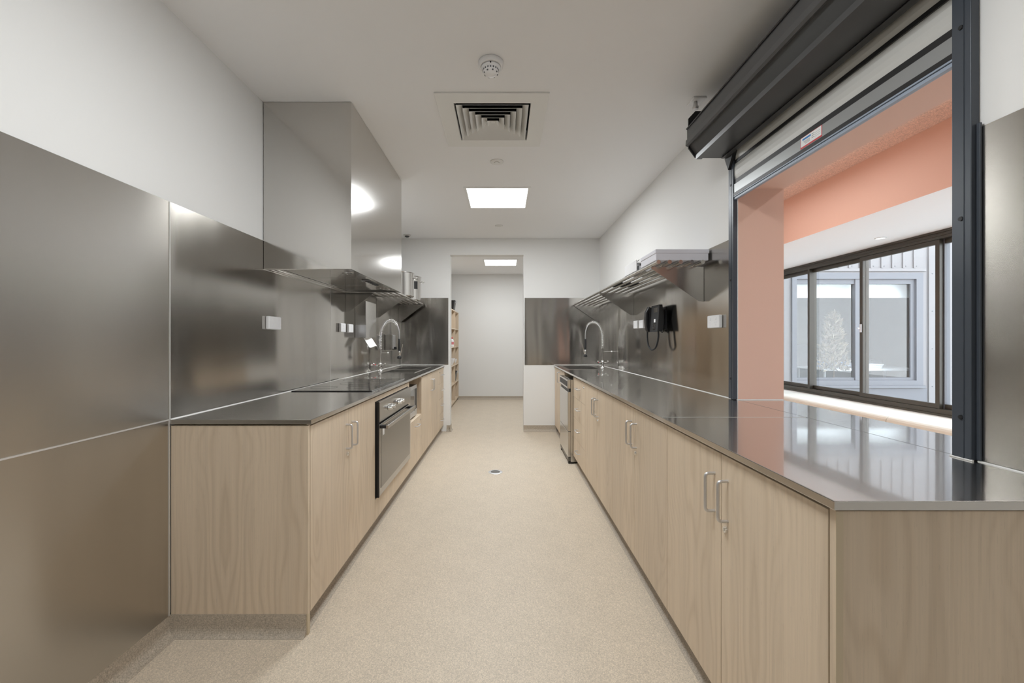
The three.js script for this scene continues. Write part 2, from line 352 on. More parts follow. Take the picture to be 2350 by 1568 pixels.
// recessed kicks under the runs
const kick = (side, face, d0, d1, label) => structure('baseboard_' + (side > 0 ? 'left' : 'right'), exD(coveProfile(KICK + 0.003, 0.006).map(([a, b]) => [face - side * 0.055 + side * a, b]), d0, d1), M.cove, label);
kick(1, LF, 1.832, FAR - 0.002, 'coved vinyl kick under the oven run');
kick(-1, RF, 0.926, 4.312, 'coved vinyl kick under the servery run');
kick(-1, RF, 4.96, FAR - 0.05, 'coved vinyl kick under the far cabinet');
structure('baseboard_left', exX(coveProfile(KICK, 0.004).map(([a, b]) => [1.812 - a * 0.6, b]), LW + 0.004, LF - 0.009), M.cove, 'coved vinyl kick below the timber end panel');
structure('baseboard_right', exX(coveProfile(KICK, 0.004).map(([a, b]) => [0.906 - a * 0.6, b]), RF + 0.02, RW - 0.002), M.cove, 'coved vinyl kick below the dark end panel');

// ---------------------------------------------------------------- benchtops
const SL = rectPts(-1.29, -0.96, 4.45, 5.42), SR = rectPts(0.775, 1.15, 4.98, 5.66);
{
  const g = thing('benchtop', 'brushed steel benchtop with black cooktop and sink', 'benchtop', V(-1.13, TOP - 0.02, 3.85));
  part(g, 'slab', exY(rectPts(LW + 0.006, -0.828, 1.808, FAR - 0.006), TOP - 0.02, TOP, 0.0018, [SL]), M.steelTop);
  for (const [a, b, r] of [[V(LW + 0.007, TOP, 1.81), V(LW + 0.007, TOP, FAR - 0.006), 0.0035], [V(LW + 0.007, TOP, FAR - 0.007), V(-0.83, TOP, FAR - 0.007), 0.0035]]) part(g, 'sealant_bead', rodTo(a, b, r), M.bead, 'thin pale sealant line');
}
{
  const g = thing('benchtop', 'mirror-bright steel benchtop running through the servery hatch', 'benchtop', V(1.02, TOP - 0.02, 3.4));
  const pts = [[0.700, 0.890], [RW - 0.006, 0.890], [RW - 0.006, 1.237], [1.600, 1.237], [1.600, 2.408], [RW - 0.006, 2.408], [RW - 0.006, FAR - 0.006], [0.700, FAR - 0.006]];
  part(g, 'slab', exY(pts, TOP - 0.02, TOP, 0.0018, [SR]), M.steelTop);
  part(g, 'slab_joint', bx(0.7005, RW, TOP - 0.0195, TOP + 0.0006, 1.862, 1.8655), M.joint, 'bright welded joint across the top');
  part(g, 'slab_joint', bx(RW - 0.001, RW + 0.0005, TOP - 0.01, TOP + 0.0003, 1.24, 2.405), M.steelDark);
  const y = TOP, w = RW - 0.007;
  for (const [a, b, r] of [[V(w, y, 2.46), V(w, y, FAR - 0.006), 0.0035], [V(w, y, 0.89), V(w, y, 1.18), 0.0035], [V(0.70, y, FAR - 0.007), V(w, y, FAR - 0.007), 0.0035], [V(1.317, y + 0.002, 1.18), V(1.317, y + 0.002, 1.24), 0.003], [V(1.335, y + 0.002, 2.407), V(1.60, y + 0.002, 2.407), 0.003]])
    part(g, 'sealant_bead', rodTo(a, b, r), M.bead, 'thin pale sealant line');
}
function sinkIn(rect, divider, label) {
  const [x0, x1] = [rect[0][0], rect[1][0]], [d0, d1] = [rect[0][1], rect[2][1]];
  const g = thing('kitchen_sink', label, 'sink', V((x0 + x1) / 2, 0.76, (d0 + d1) / 2));
  const t = 0.003;
  part(g, 'rim', exY(rectPts(x0 - 0.022, x1 + 0.022, d0 - 0.022, d1 + 0.022), TOP + 0.0002, TOP + 0.0045, 0.0015, [rectPts(x0 + t, x1 - t, d0 + t, d1 - t)]), M.steel);
  const bowls = divider ? [[d0, divider - 0.015], [divider + 0.015, d1]] : [[d0, d1]];
  for (const [a, b] of bowls) part(g, 'bowl', join(bx(x0, x1, 0.76, 0.763, a, b), bx(x0, x0 + t, 0.763, TOP, a, b), bx(x1 - t, x1, 0.763, TOP, a, b), bx(x0, x1, 0.763, TOP, a, a + t), bx(x0, x1, 0.763, TOP, b - t, b)), M.steel);
  if (divider) part(g, 'divider', bx(x0, x1, TOP - 0.01, TOP + 0.002, divider - 0.015, divider + 0.015, 0.002), M.steel);
  for (const [a, b] of bowls) part(g, 'waste', lathe([[0, 0.004], [0.03, 0.004], [0.035, 0.001], [0.035, 0]], (x0 + x1) / 2, 0.763, (a + b) / 2, 20), M.chrome);
  return g;
}
sinkIn(SL, 4.94, 'double-bowl steel sink below the wall soap dispenser');
sinkIn(SR, 0, 'single-bowl steel sink in the far corner, past the dishwasher');

// ---------------------------------------------------------------- sprung pre-rinse taps
function tap(x, d, dir, rodX, label) {
  const g = thing('sprung_tap', label, 'tap', V(x, TOP, d));
  const y = (h) => TOP + h;
  part(g, 'base', join(lathe([[0, 0], [0.028, 0], [0.028, 0.008], [0.018, 0.014], [0.016, 0.05], [0.021, 0.055], [0.021, 0.085], [0.012, 0.095], [0, 0.095]], x, TOP, d, 24)), M.chrome);
  for (const s of [-1, 1]) {
    const v = part(g, 'valve', join(rodTo(V(x + 0.015 * s, y(0.065), d), V(x + 0.05 * s, y(0.068), d), 0.010)), M.chrome);
    part(v, 'lever', join(rodTo(V(x + 0.048 * s, y(0.068), d), V(x + 0.062 * s, y(0.085), d - 0.03), 0.005), new THREE.SphereGeometry(0.008, 12, 8).translate(x + 0.062 * s, y(0.085), -(d - 0.03))), M.chrome);
    if (s < 0) part(v, 'hot_marker', new THREE.SphereGeometry(0.0075, 12, 8).translate(x + 0.052 * s, y(0.074), -(d - 0.012)), M.red, 'small red hot-water marker');
  }
  part(g, 'riser', rodTo(V(x, y(0.09), d), V(x, y(0.24), d), 0.0075), M.chrome);
  part(g, 'collar', join(rodTo(V(x, y(0.19), d), V(x, y(0.265), d), 0.0125), rodTo(V(x - 0.001, y(0.215), d), V(x - 0.001, y(0.225), d), 0.017)), M.chrome);
  const r = part(g, 'wall_stay', join(rodTo(V(x, y(0.203), d), V(x + rodX, y(0.205), d), 0.0042), new THREE.SphereGeometry(0.011, 14, 10).translate(x + rodX, y(0.205), -d), rodTo(V(x + rodX, y(0.185), d), V(x + rodX, y(0.222), d), 0.005)), M.chrome);
  const R = 0.115, pts = [];
  const line = [[0, 0.24], [0, 0.33], [0.006, 0.42], [0.03, 0.50], [0.075, 0.555], [0.125, 0.565], [0.175, 0.535], [0.205, 0.47], [0.212, 0.40], [0.212, 0.355]];
  const curve = new THREE.CatmullRomCurve3(line.map(([a, h]) => V(x + dir * a, y(h), d)));
  part(g, 'hose', new THREE.TubeGeometry(curve, 60, 0.0065, 8, false), M.satin);
  const end = 0.74, turns = 26, n = turns * 12, frames = curve.computeFrenetFrames(300, false), helix = [];
  for (let i = 0; i <= n; i++) {
    const t = i / n * end, a = i / 12 * Math.PI * 2, c = curve.getPointAt(t), k = Math.round(t * 300), rr = 0.0185;
    helix.push(c.clone().addScaledVector(frames.normals[k], Math.cos(a) * rr).addScaledVector(frames.binormals[k], Math.sin(a) * rr));
  }
  part(g, 'spring', new THREE.TubeGeometry(new THREE.CatmullRomCurve3(helix), n * 2, 0.0032, 6, false), M.chrome, 'coiled chrome support spring');
  const hx = x + dir * 0.212;
  part(g, 'grip', lathe([[0, 0], [0.011, 0], [0.013, 0.02], [0.0135, 0.07], [0.0115, 0.11], [0.012, 0.135], [0, 0.135]], hx, y(0.225), d, 20), M.blackMatt, 'black rubber grip');
  part(g, 'nozzle', lathe([[0, 0], [0.013, 0], [0.011, 0.03], [0.013, 0.055], [0, 0.06]], hx, y(0.17), d, 20), M.chrome);
  part(g, 'spray_head', lathe([[0, 0], [0.022, 0], [0.024, 0.006], [0.022, 0.026], [0.012, 0.034], [0, 0.034]], hx, y(0.138), d, 24), M.black, 'black spray face');
  part(g, 'trigger', tube([V(hx + dir * 0.012, y(0.18), d), V(hx + dir * 0.024, y(0.235), d), V(hx + dir * 0.038, y(0.30), d)], 0.004, 12, 8), M.chrome);
  return g;
}
tap(-1.375, 4.68, 1, 0.085, 'chrome sprung tap standing behind the double-bowl sink');
tap(1.222, 5.2, -1, 0.112, 'chrome sprung tap standing beside the single-bowl sink');

// ---------------------------------------------------------------- cooktop, oven, microwave
{
  const g = thing('cooktop', 'frameless black glass cooktop set on the steel benchtop', 'cooktop', V(-1.15, TOP, 3.27));
  part(g, 'glass', bx(-1.415, -0.878, TOP, TOP + 0.006, 2.80, 3.72, 0.002), M.blackGlass);
  for (const [x, d, r] of [[-1.28, 3.0, 0.09], [-1.04, 3.0, 0.075], [-1.16, 3.28, 0.11], [-1.28, 3.56, 0.075], [-1.04, 3.56, 0.09]])
    part(g, 'zone_ring', new THREE.TorusGeometry(r, 0.001, 4, 48).rotateX(Math.PI / 2).translate(x, TOP + 0.0057, -d), M.blackMatt);
  part(g, 'control_strip', bx(-0.93, -0.89, TOP + 0.006, TOP + 0.0064, 3.12, 3.42), M.steelDark);
}
{
  const g = thing('oven', 'wide built-in steel oven with four knobs and dark glass door', 'oven', V(-1.1, 0.228, 3.24));
  const F = -0.832, d0 = 2.774, d1 = 3.706;
  part(g, 'casing', bx(-1.40, LF + 0.002, 0.232, 0.864, d0, d1), M.black);
  const cp = part(g, 'control_panel', bx(LF + 0.002, F + 0.012, 0.728, 0.862, d0 + 0.012, d1, 0.003), M.ovenSteel);
  part(cp, 'display', bx(F + 0.012, F + 0.0128, 0.765, 0.822, 3.125, 3.215), M.blackGlass, 'black clock display');
  for (const d of [2.99, 3.08, 3.26, 3.35]) part(cp, 'knob', join(lathe([[0, 0], [0.018, 0], [0.018, 0.005], [0.0155, 0.008], [0.0145, 0.026], [0.011, 0.029], [0, 0.029]], 0, 0, 0, 24).rotateZ(-Math.PI / 2).translate(F + 0.012, 0.793, -d)), M.chrome, 'chrome control knob');
  part(g, 'side_trim', bx(LF + 0.001, F + 0.009, 0.232, 0.864, d0, d0 + 0.011), M.black);
  const door = part(g, 'door', bx(LF + 0.004, F + 0.010, 0.236, 0.712, d0 + 0.012, d1, 0.003), M.ovenSteel);
  part(door, 'door_glass', bx(F + 0.0095, F + 0.012, 0.285, 0.690, d0 + 0.04, d1 - 0.035), M.ovenGlass, 'tinted mirror door glass');
  const h = part(door, 'handle', bx(F + 0.045, F + 0.062, 0.680, 0.706, d0 + 0.03, d1 - 0.02, 0.004), M.ovenSteel, 'full-width steel bar handle');
  for (const d of [d0 + 0.05, d1 - 0.06]) part(door, 'handle_bracket', bx(F + 0.009, F + 0.046, 0.683, 0.703, d - 0.018, d + 0.018, 0.002), M.black);
  part(door, 'energy_sticker', bx(F + 0.012, F + 0.0125, 0.628, 0.676, d0 + 0.075, d0 + 0.115), M.paper, 'small white sticker');
}
{
  const g = thing('microwave', 'steel-framed microwave oven standing in the timber niche', 'microwave', V(-1.05, 0.523, 4.0));
  const F = -0.868;
  part(g, 'casing', bx(-1.30, F - 0.012, 0.538, 0.835, 3.765, 4.20, 0.004), M.steelDark);
  const f = part(g, 'front', exX([[3.765, 0.538], [4.20, 0.538], [4.20, 0.835], [3.765, 0.835]], F - 0.012, F, 0.001, [rectPts(3.785, 4.10, 0.585, 0.80)]), M.satin);
  part(g, 'door_glass', bx(F - 0.010, F - 0.003, 0.585, 0.80, 3.785, 4.10), M.blackGlass, 'dark glass door');
  part(f, 'control_panel', bx(F - 0.001, F + 0.001, 0.60, 0.80, 4.115, 4.19), M.black, 'black control panel');
  for (const [x, d] of [[-1.25, 3.80], [-1.25, 4.16], [-0.93, 3.80], [-0.93, 4.16]]) part(g, 'foot', rodTo(V(x, 0.523, d), V(x, 0.539, d), 0.012), M.black);
}
{
  const g = thing('dishwasher', 'steel freestanding dishwasher standing proud of the timber cabinets', 'dishwasher', V(0.98, 0, 4.62));
  const F = 0.660, d0 = 4.330, d1 = 4.925;
  part(g, 'casing', bx(F + 0.03, RW - 0.06, 0.02, 0.868, d0, d1, 0.003), M.steel);
  const c = part(g, 'control_panel', bx(F - 0.004, F + 0.03, 0.775, 0.868, d0, d1, 0.005), M.steel);
  part(c, 'display', bx(F - 0.0055, F - 0.003, 0.795, 0.850, d0 + 0.03, d1 - 0.03), M.black, 'dark display strip');
  part(g, 'recess', bx(F + 0.012, F + 0.03, 0.742, 0.775, d0 + 0.002, d1 - 0.002), M.black);
  part(g, 'door', bx(F, F + 0.03, 0.335, 0.742, d0, d1, 0.004), M.steel);
  part(g, 'lower_panel', bx(F, F + 0.03, 0.07, 0.330, d0, d1, 0.004), M.steel);
  part(g, 'plinth', bx(F + 0.005, F + 0.03, 0.03, 0.068, d0, d1), M.steelDark);
  part(g, 'foot', bx(F + 0.008, F + 0.06, 0, 0.03, d0 + 0.005, d0 + 0.05), M.black);
  part(g, 'foot', bx(F + 0.008, F + 0.06, 0, 0.03, d1 - 0.05, d1 - 0.005), M.black);
}

// ---------------------------------------------------------------- range hood
{
  const g = thing('range_hood', 'tall box-shaped brushed steel range hood rising to the ceiling', 'range hood', V(-1.178, 1.697, 3.13));
  const x0 = LW + 0.006, x1 = -0.912, d0 = 2.515, d1 = 3.748, y0 = 1.697;
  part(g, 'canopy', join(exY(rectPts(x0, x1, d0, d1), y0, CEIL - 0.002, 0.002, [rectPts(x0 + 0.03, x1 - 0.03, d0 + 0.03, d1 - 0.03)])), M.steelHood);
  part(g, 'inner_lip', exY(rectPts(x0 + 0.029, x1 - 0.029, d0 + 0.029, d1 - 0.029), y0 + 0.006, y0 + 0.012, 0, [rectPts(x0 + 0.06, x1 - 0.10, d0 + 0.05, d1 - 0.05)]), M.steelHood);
  for (let i = 0; i < 3; i++) {
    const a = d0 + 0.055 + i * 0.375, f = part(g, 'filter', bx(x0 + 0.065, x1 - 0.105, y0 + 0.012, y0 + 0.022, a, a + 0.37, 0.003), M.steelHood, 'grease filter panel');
    part(f, 'latch', bx(x1 - 0.14, x1 - 0.115, y0 + 0.008, y0 + 0.0125, a + 0.165, a + 0.205, 0.002), M.chrome);
  }
  const c = part(g, 'control_strip', bx(x1 - 0.095, x1 - 0.045, y0 + 0.002, y0 + 0.0062, 2.98, 3.30), M.steelDark);
  for (let i = 0; i < 5; i++) part(c, 'button', bx(x1 - 0.085, x1 - 0.055, y0 - 0.003, y0 + 0.0025, 3.02 + i * 0.05, 3.05 + i * 0.05, 0.002), M.black, 'black push button');
  for (const d of [2.68, 3.55]) part(g, 'spot_lens', lathe([[0, 0], [0.028, 0], [0.03, 0.004], [0, 0.005]], x1 - 0.075, y0 + 0.003, d, 20), M.chrome);
}

// ---------------------------------------------------------------- tube shelves with triangular brackets
function tubeShelf(wall, side, d0, d1, brackets, depth, label) {
  const g = thing('wall_shelf', label, 'shelf', V(wall + side * 0.15, 1.53, (d0 + d1) / 2));
  const y = 1.776, xs = [];
  for (let i = 0; i < 5; i++) xs.push(wall + side * (0.06 + i * (depth - 0.06) / 4));
  for (const x of xs) part(g, 'tube', rodTo(V(x, y, d0), V(x, y, d1), 0.0135, 16), M.steel);
  const f = wall + side * 0.006;
  for (const d of brackets) {
    const t = wall + side * (depth + 0.012), b = part(g, 'bracket', exD([[f, 1.532], [f + side * 0.03, 1.532], [t, 1.752], [t, 1.7625], [f, 1.7625]], d - 0.0015, d + 0.0015), M.steelTop);
    part(b, 'flange', join(bx(f, f + side * 0.002, 1.532, 1.7625, d, d + 0.03), bx(f, t, 1.7605, 1.7625, d, d + 0.03)), M.steelTop);
  }
  return g;
}
tubeShelf(RW, -1, 2.70, 5.872, [2.805, 4.325, 5.862], 0.345, 'steel tube shelf on brackets above the wall phone');
tubeShelf(LW, 1, 3.775, 5.80, [3.823, 4.749, 5.774], 0.315, 'steel tube shelf on brackets carrying stock pots past the range hood');
// things on the shelves
{
  const Y = 1.7895;
  const g = thing('document_box', 'flat pale lilac-white box lying on the tube shelf end', 'box', V(1.155, Y, 2.95));
  part(g, 'tray', bx(0.985, 1.325, Y, Y + 0.058, 2.72, 3.02, 0.004), M.lilac);
  part(g, 'lid', bx(0.981, 1.329, Y + 0.045, Y + 0.072, 2.716, 3.024, 0.004), M.lilac);
  const b = thing('ring_binder', 'open white ring binder lying behind the flat lilac-white box', 'binder', V(1.12, Y, 3.28));
  part(b, 'cover', bx(0.99, 1.29, Y, Y + 0.006, 3.14, 3.44, 0.002), M.plastic);
  part(b, 'spine', bx(0.99, 0.997, Y, Y + 0.085, 3.14, 3.44, 0.002), M.plastic);
  part(b, 'pages', bx(1.02, 1.28, Y + 0.006, Y + 0.045, 3.16, 3.42, 0.001), M.paper);
  part(b, 'cover_top', bx(0.998, 1.29, Y + 0.060, Y + 0.066, 3.14, 3.44, 0.002), M.plastic);
  part(b, 'page_stop', bx(1.0, 1.03, Y + 0.045, Y + 0.060, 3.18, 3.40), M.paper);
  const k = part(b, 'clip', bx(1.03, 1.12, Y + 0.066, Y + 0.072, 3.24, 3.34, 0.002), M.black, 'black bulldog clip');
  part(k, 'clip_wire', tube([V(1.05, Y + 0.072, 3.25), V(1.05, Y + 0.10, 3.27), V(1.06, Y + 0.115, 3.29), V(1.05, Y + 0.10, 3.31), V(1.05, Y + 0.072, 3.33)], 0.0022, 20, 6), M.steelDark);
  const c = thing('clipboard', 'thin dark clipboard lying on the tube shelf beside the white binder', 'clipboard', V(1.11, Y, 3.92));
  part(c, 'board', bx(1.0, 1.23, Y, Y + 0.004, 3.76, 4.08, 0.001), M.blackMatt);
  part(c, 'sheet', bx(1.005, 1.215, Y + 0.004, Y + 0.006, 3.78, 4.06), M.paper);
}
function pot(x, d, r, h, label, sticker) {
  const Y = 1.7895, g = thing('stock_pot', label, 'pot', V(x, Y, d), 'stock pots on the tube shelf');
  part(g, 'body', lathe([[0, 0.001], [r - 0.01, 0], [r - 0.002, 0.006], [r, 0.014], [r, h - 0.012], [r + 0.006, h - 0.004], [r + 0.005, h], [r - 0.003, h - 0.002], [r - 0.003, 0.012], [0, 0.008]], x, Y, d, 48), M.steel);
  for (const s of [-1, 1]) {
    const a = s > 0 ? 0.25 : Math.PI + 0.25, c = (da, o, hh) => V(x + Math.cos(a + da) * (r + o), Y + hh, d + Math.sin(a + da) * (r + o));
    part(g, 'side_handle', tube([c(-0.32, 0, h * 0.78), c(-0.28, 0.035, h * 0.80), c(0, 0.045, h * 0.80), c(0.28, 0.035, h * 0.80), c(0.32, 0, h * 0.78)], 0.0055, 24, 8), M.chrome);
  }
  if (sticker) {
    const s = new THREE.CylinderGeometry(r + 0.0008, r + 0.0008, 0.10, 12, 1, true, 0.55, 0.42).translate(x, Y + h * 0.62, -d);
    part(g, 'sticker', s, M.blackMatt, 'small dark printed sticker');
  }
  return g;
}
pot(-1.232, 5.02, 0.158, 0.285, 'wide steel stock pot, the nearer to the range hood');
pot(-1.238, 5.52, 0.150, 0.315, 'tall steel stock pot with dark sticker next to the wide pot', true);

// ---------------------------------------------------------------- power points and switches
function plate(wall, side, d, y, w, h, rockers, label) {
  const f = wall + side * 0.005, g = thing('power_point', label, 'socket', V(wall, y - h / 2, d));
  const b = part(g, 'plate', bx(f, f + side * 0.022, y - h / 2, y + h / 2, d - w / 2, d + w / 2, 0.006), M.plastic);
  const t = f + side * 0.022;
  for (let i = 0; i < rockers; i++) {
    const c = d + (i - (rockers - 1) / 2) * w * 0.45;
    part(b, 'rocker', bx(t - side * 0.001, t + side * 0.002, y + h * 0.12, y + h * 0.32, c - 0.008, c + 0.008, 0.001), M.plastic);
    part(b, 'pin_slot', join(bx(t, t + side * 0.0006, y - h * 0.12, y - h * 0.02, c - 0.009, c - 0.007), bx(t, t + side * 0.0006, y - h * 0.12, y - h * 0.02, c + 0.007, c + 0.009), bx(t, t + side * 0.0006, y - h * 0.30, y - h * 0.20, c - 0.001, c + 0.001)), M.lilac);
  }
}
plate(LW, 1, 2.607, 1.379, 0.140, 0.080, 2, 'white double power point on the steel wall near the range hood');
plate(LW, 1, 3.715, 1.384, 0.115, 0.078, 1, 'white power point on the steel wall before the towel dispenser');
plate(LW, 1, 3.905, 1.384, 0.115, 0.078, 1, 'white power point right beside the towel dispenser');
plate(RW, -1, 2.640, 1.389, 0.150, 0.080, 2, 'white double power point on the steel wall beside the shutter guide');
plate(RW, -1, 4.205, 1.430, 0.115, 0.078, 1, 'white power point of a pair by the wall phone, the one towards the sprung tap');
plate(RW, -1, 4.030, 1.428, 0.115, 0.078, 1, 'white power point of a pair by the wall phone, the one touching the phone outline');

// ---------------------------------------------------------------- towel and soap dispensers
{
  const x = LW + 0.006, g = thing('towel_dispenser', 'steel paper towel dispenser on the wall under the tube shelf', 'dispenser', V(x + 0.05, 1.30, 4.22));
  const b = part(g, 'body', bx(x, x + 0.105, 1.300, 1.655, 4.06, 4.39, 0.004), M.steel);
  part(b, 'level_slot', bx(x + 0.062, x + 0.067, 1.335, 1.395, 4.0592, 4.061), M.black, 'dark level slot');
  part(b, 'lower_cover', bx(x + 0.004, x + 0.1065, 1.301, 1.420, 4.0585, 4.06), M.satin);
  const s = new THREE.PlaneGeometry(0.22, 0.13, 8, 8), p = s.attributes.position;
  for (let i = 0; i < p.count; i++) { const u = p.getX(i), v = p.getY(i); p.setXYZ(i, x + 0.075 + (0.065 - v) * 0.45 + 0.012 * Math.sin(u * 22), 1.302 - (0.065 - v) * 0.72 + 0.008 * Math.sin(u * 31), -(4.20 + u)); }
  s.computeVertexNormals();
  part(g, 'paper_towel', s, std([0.88, 0.88, 0.86], 0.9, { side: THREE.DoubleSide }), 'white paper towel hanging out of the slot');
}
{
  const x = LW + 0.006, g = thing('soap_dispenser', 'small steel soap dispenser on the wall above the double-bowl sink', 'dispenser', V(x + 0.05, 1.14, 5.15));
  const b = part(g, 'body', bx(x, x + 0.085, 1.15, 1.345, 5.09, 5.21, 0.006), M.steel);
  part(b, 'cover', bx(x + 0.085, x + 0.098, 1.17, 1.340, 5.095, 5.205, 0.004), M.satin);
  part(b, 'nozzle', bx(x + 0.085, x + 0.125, 1.16, 1.195, 5.125, 5.165, 0.004), M.black, 'black push nozzle');
}

// ---------------------------------------------------------------- wall phone
{
  const g = thing('wall_phone', 'black desk phone on a wall bracket with coiled cord', 'phone', V(1.28, 1.20, 3.55));
  const F = 1.262, d0 = 3.42, d1 = 3.665, y0 = 1.345, y1 = 1.565;
  part(g, 'bracket', join(bx(F + 0.03, RW - 0.005, 1.40, 1.52, d0 + 0.05, d0 + 0.17, 0.004), bx(RW - 0.012, RW - 0.005, 1.36, 1.55, d0 + 0.03, d0 + 0.19, 0.002)), M.blackMatt);
  const b = part(g, 'body', exD([[F - 0.012, y0], [F + 0.03, y0], [F + 0.045, y0 + 0.1], [F + 0.03, y1], [F + 0.004, y1]], d0, d1 - 0.06, 0.003), M.blackMatt);
  const at = (y) => F - 0.012 + 0.016 * (y - y0) / (y1 - y0) - 0.0006;
  part(b, 'screen', bx(at(1.52) - 0.0006, at(1.52) + 0.004, 1.490, 1.543, d0 + 0.03, d0 + 0.12), M.steelDark, 'grey display');
  part(b, 'label_card', bx(at(1.43) - 0.001, at(1.43) + 0.004, 1.422, 1.448, d0 + 0.06, d0 + 0.092), M.paper, 'small white label');
  for (let r = 0; r < 4; r++) for (let c = 0; c < 3; c++) part(b, 'key', bx(at(1.36 + r * 0.016) - 0.0025, at(1.36 + r * 0.016) + 0.004, 1.358 + r * 0.016, 1.367 + r * 0.016, d0 + 0.052 + c * 0.022, d0 + 0.066 + c * 0.022, 0.001), M.steelDark);
  const hx = F - 0.028, hd = d1 - 0.035;
  part(g, 'handset', join(exD([[hx, y0 + 0.004], [hx + 0.02, y0 - 0.002], [hx + 0.022, y0 + 0.05], [hx + 0.012, y0 + 0.06], [hx + 0.012, y1 - 0.06], [hx + 0.024, y1 - 0.05], [hx + 0.024, y1 - 0.004], [hx + 0.012, y1 - 0.004], [hx - 0.012, y1 - 0.05], [hx - 0.016, (y0 + y1) / 2], [hx - 0.012, y0 + 0.05]], hd - 0.024, hd + 0.026, 0.006)), M.black);
  part(g, 'cradle', bx(F - 0.014, F + 0.028, y0 + 0.005, y1 - 0.01, d1 - 0.062, d1 - 0.005, 0.004), M.blackMatt);
  const cord = new THREE.CatmullRomCurve3([V(hx + 0.006, y0, hd), V(hx + 0.004, y0 - 0.05, hd - 0.005), V(hx + 0.006, y0 - 0.12, hd - 0.03), V(hx + 0.012, y0 - 0.152, d0 + 0.12), V(hx + 0.02, y0 - 0.13, d0 + 0.05), V(F + 0.006, y0 - 0.05, d0 + 0.03), V(F + 0.008, y0 + 0.002, d0 + 0.035)]);
  part(g, 'cord', new THREE.TubeGeometry(cord, 60, 0.0072, 8, false), M.blackMatt);
  part(g, 'line_cable', tube([V(F + 0.03, y0 + 0.01, d0 + 0.06), V(F + 0.05, y0 - 0.01, d0 + 0.06), V(F + 0.068, y0 + 0.03, d0 + 0.07), V(F + 0.07, y0 + 0.06, d0 + 0.08)], 0.003, 20, 6), M.black);
}

// ---------------------------------------------------------------- ceiling fittings
function panelLamp(x, d, label, power) {
  const g = thing('ceiling_light', label, 'light', V(x, CEIL - 0.006, d), 'square ceiling light panels');
  const h = 0.3;
  part(g, 'frame', exY(rectPts(x - h - 0.014, x + h + 0.014, d - h - 0.014, d + h + 0.014), CEIL - 0.006, CEIL, 0.001, [rectPts(x - h + 0.012, x + h - 0.012, d - h + 0.012, d + h - 0.012)]), M.whitePaint);
  part(g, 'diffuser', bx(x - h + 0.008, x + h - 0.008, CEIL - 0.002, CEIL + 0.012, d - h + 0.008, d + h - 0.008), M.lamp, 'glowing white panel');
  areaLight(x, CEIL - 0.0035, d, 2 * h - 0.03, 2 * h - 0.03, power);
}
panelLamp(-0.061, 4.22, 'square glowing ceiling panel between the air diffuser and the doorway', PANEL_LIGHT);
panelLamp(-0.061, 1.18, 'square ceiling panel at the near end of the kitchen, over the servery', PANEL_LIGHT * 0.55);
panelLamp(-0.061, -1.86, 'added unseen square ceiling panel before the charcoal double doors', PANEL_LIGHT * 0.4);  // unseen panel, added to brighten the cabinet ends and near ceiling
panelLamp(-0.058, 7.695, 'square glowing ceiling panel in the store room behind the doorway', PANEL_LIGHT * 0.55);
{
  const cx = -0.0695, cd = 2.752, g = thing('air_diffuser', 'white square ceiling air diffuser with nested louvres', 'air vent', V(cx, CEIL - 0.012, cd));
  const o = 0.334, q = 0.232;
  part(g, 'frame', exY(rectPts(cx - o, cx + o, cd - o, cd + o), CEIL - 0.008, CEIL, 0.002, [rectPts(cx - q, cx + q, cd - q, cd + q)]), M.grille);
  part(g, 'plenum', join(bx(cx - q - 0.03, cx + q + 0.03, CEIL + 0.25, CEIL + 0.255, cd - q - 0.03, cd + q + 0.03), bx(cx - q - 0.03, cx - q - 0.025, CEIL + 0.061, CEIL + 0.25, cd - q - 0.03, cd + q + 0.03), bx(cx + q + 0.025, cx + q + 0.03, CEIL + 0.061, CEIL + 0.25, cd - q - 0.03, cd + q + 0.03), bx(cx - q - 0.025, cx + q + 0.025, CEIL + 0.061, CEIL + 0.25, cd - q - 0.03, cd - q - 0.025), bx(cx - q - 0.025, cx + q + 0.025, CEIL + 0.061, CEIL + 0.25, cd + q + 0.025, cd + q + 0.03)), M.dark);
  const n = 6;
  for (let i = 0; i < n; i++) {  // each ring flares outwards as it comes down
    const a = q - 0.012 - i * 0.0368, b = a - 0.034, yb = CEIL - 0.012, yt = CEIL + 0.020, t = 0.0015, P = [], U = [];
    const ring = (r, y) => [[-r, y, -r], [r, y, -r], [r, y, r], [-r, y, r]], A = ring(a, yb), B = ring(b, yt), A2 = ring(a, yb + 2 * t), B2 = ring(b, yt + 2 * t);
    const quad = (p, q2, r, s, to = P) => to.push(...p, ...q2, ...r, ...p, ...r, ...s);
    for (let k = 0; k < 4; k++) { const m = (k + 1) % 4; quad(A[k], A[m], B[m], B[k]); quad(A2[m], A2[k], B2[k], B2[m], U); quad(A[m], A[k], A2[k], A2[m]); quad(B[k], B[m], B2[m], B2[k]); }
    const made = (list) => { const ge = new THREE.BufferGeometry(); ge.setAttribute('position', new THREE.Float32BufferAttribute(list, 3)); ge.computeVertexNormals(); return ge.translate(cx, 0, -cd); };
    const lo = part(g, 'louvre', made(P), std([0.84, 0.84, 0.82], 0.6, { side: THREE.DoubleSide }));
    part(lo, 'louvre_shade', made(U), std([0.02, 0.02, 0.02], 0.9, { side: THREE.DoubleSide }), 'upper side coloured black for the shade in the slots');  // upper faces painted black as the shade seen inside the slots
  }
  part(g, 'centre_plate', bx(cx - 0.012, cx + 0.012, CEIL + 0.0, CEIL + 0.003, cd - 0.012, cd + 0.012), M.grille);
}
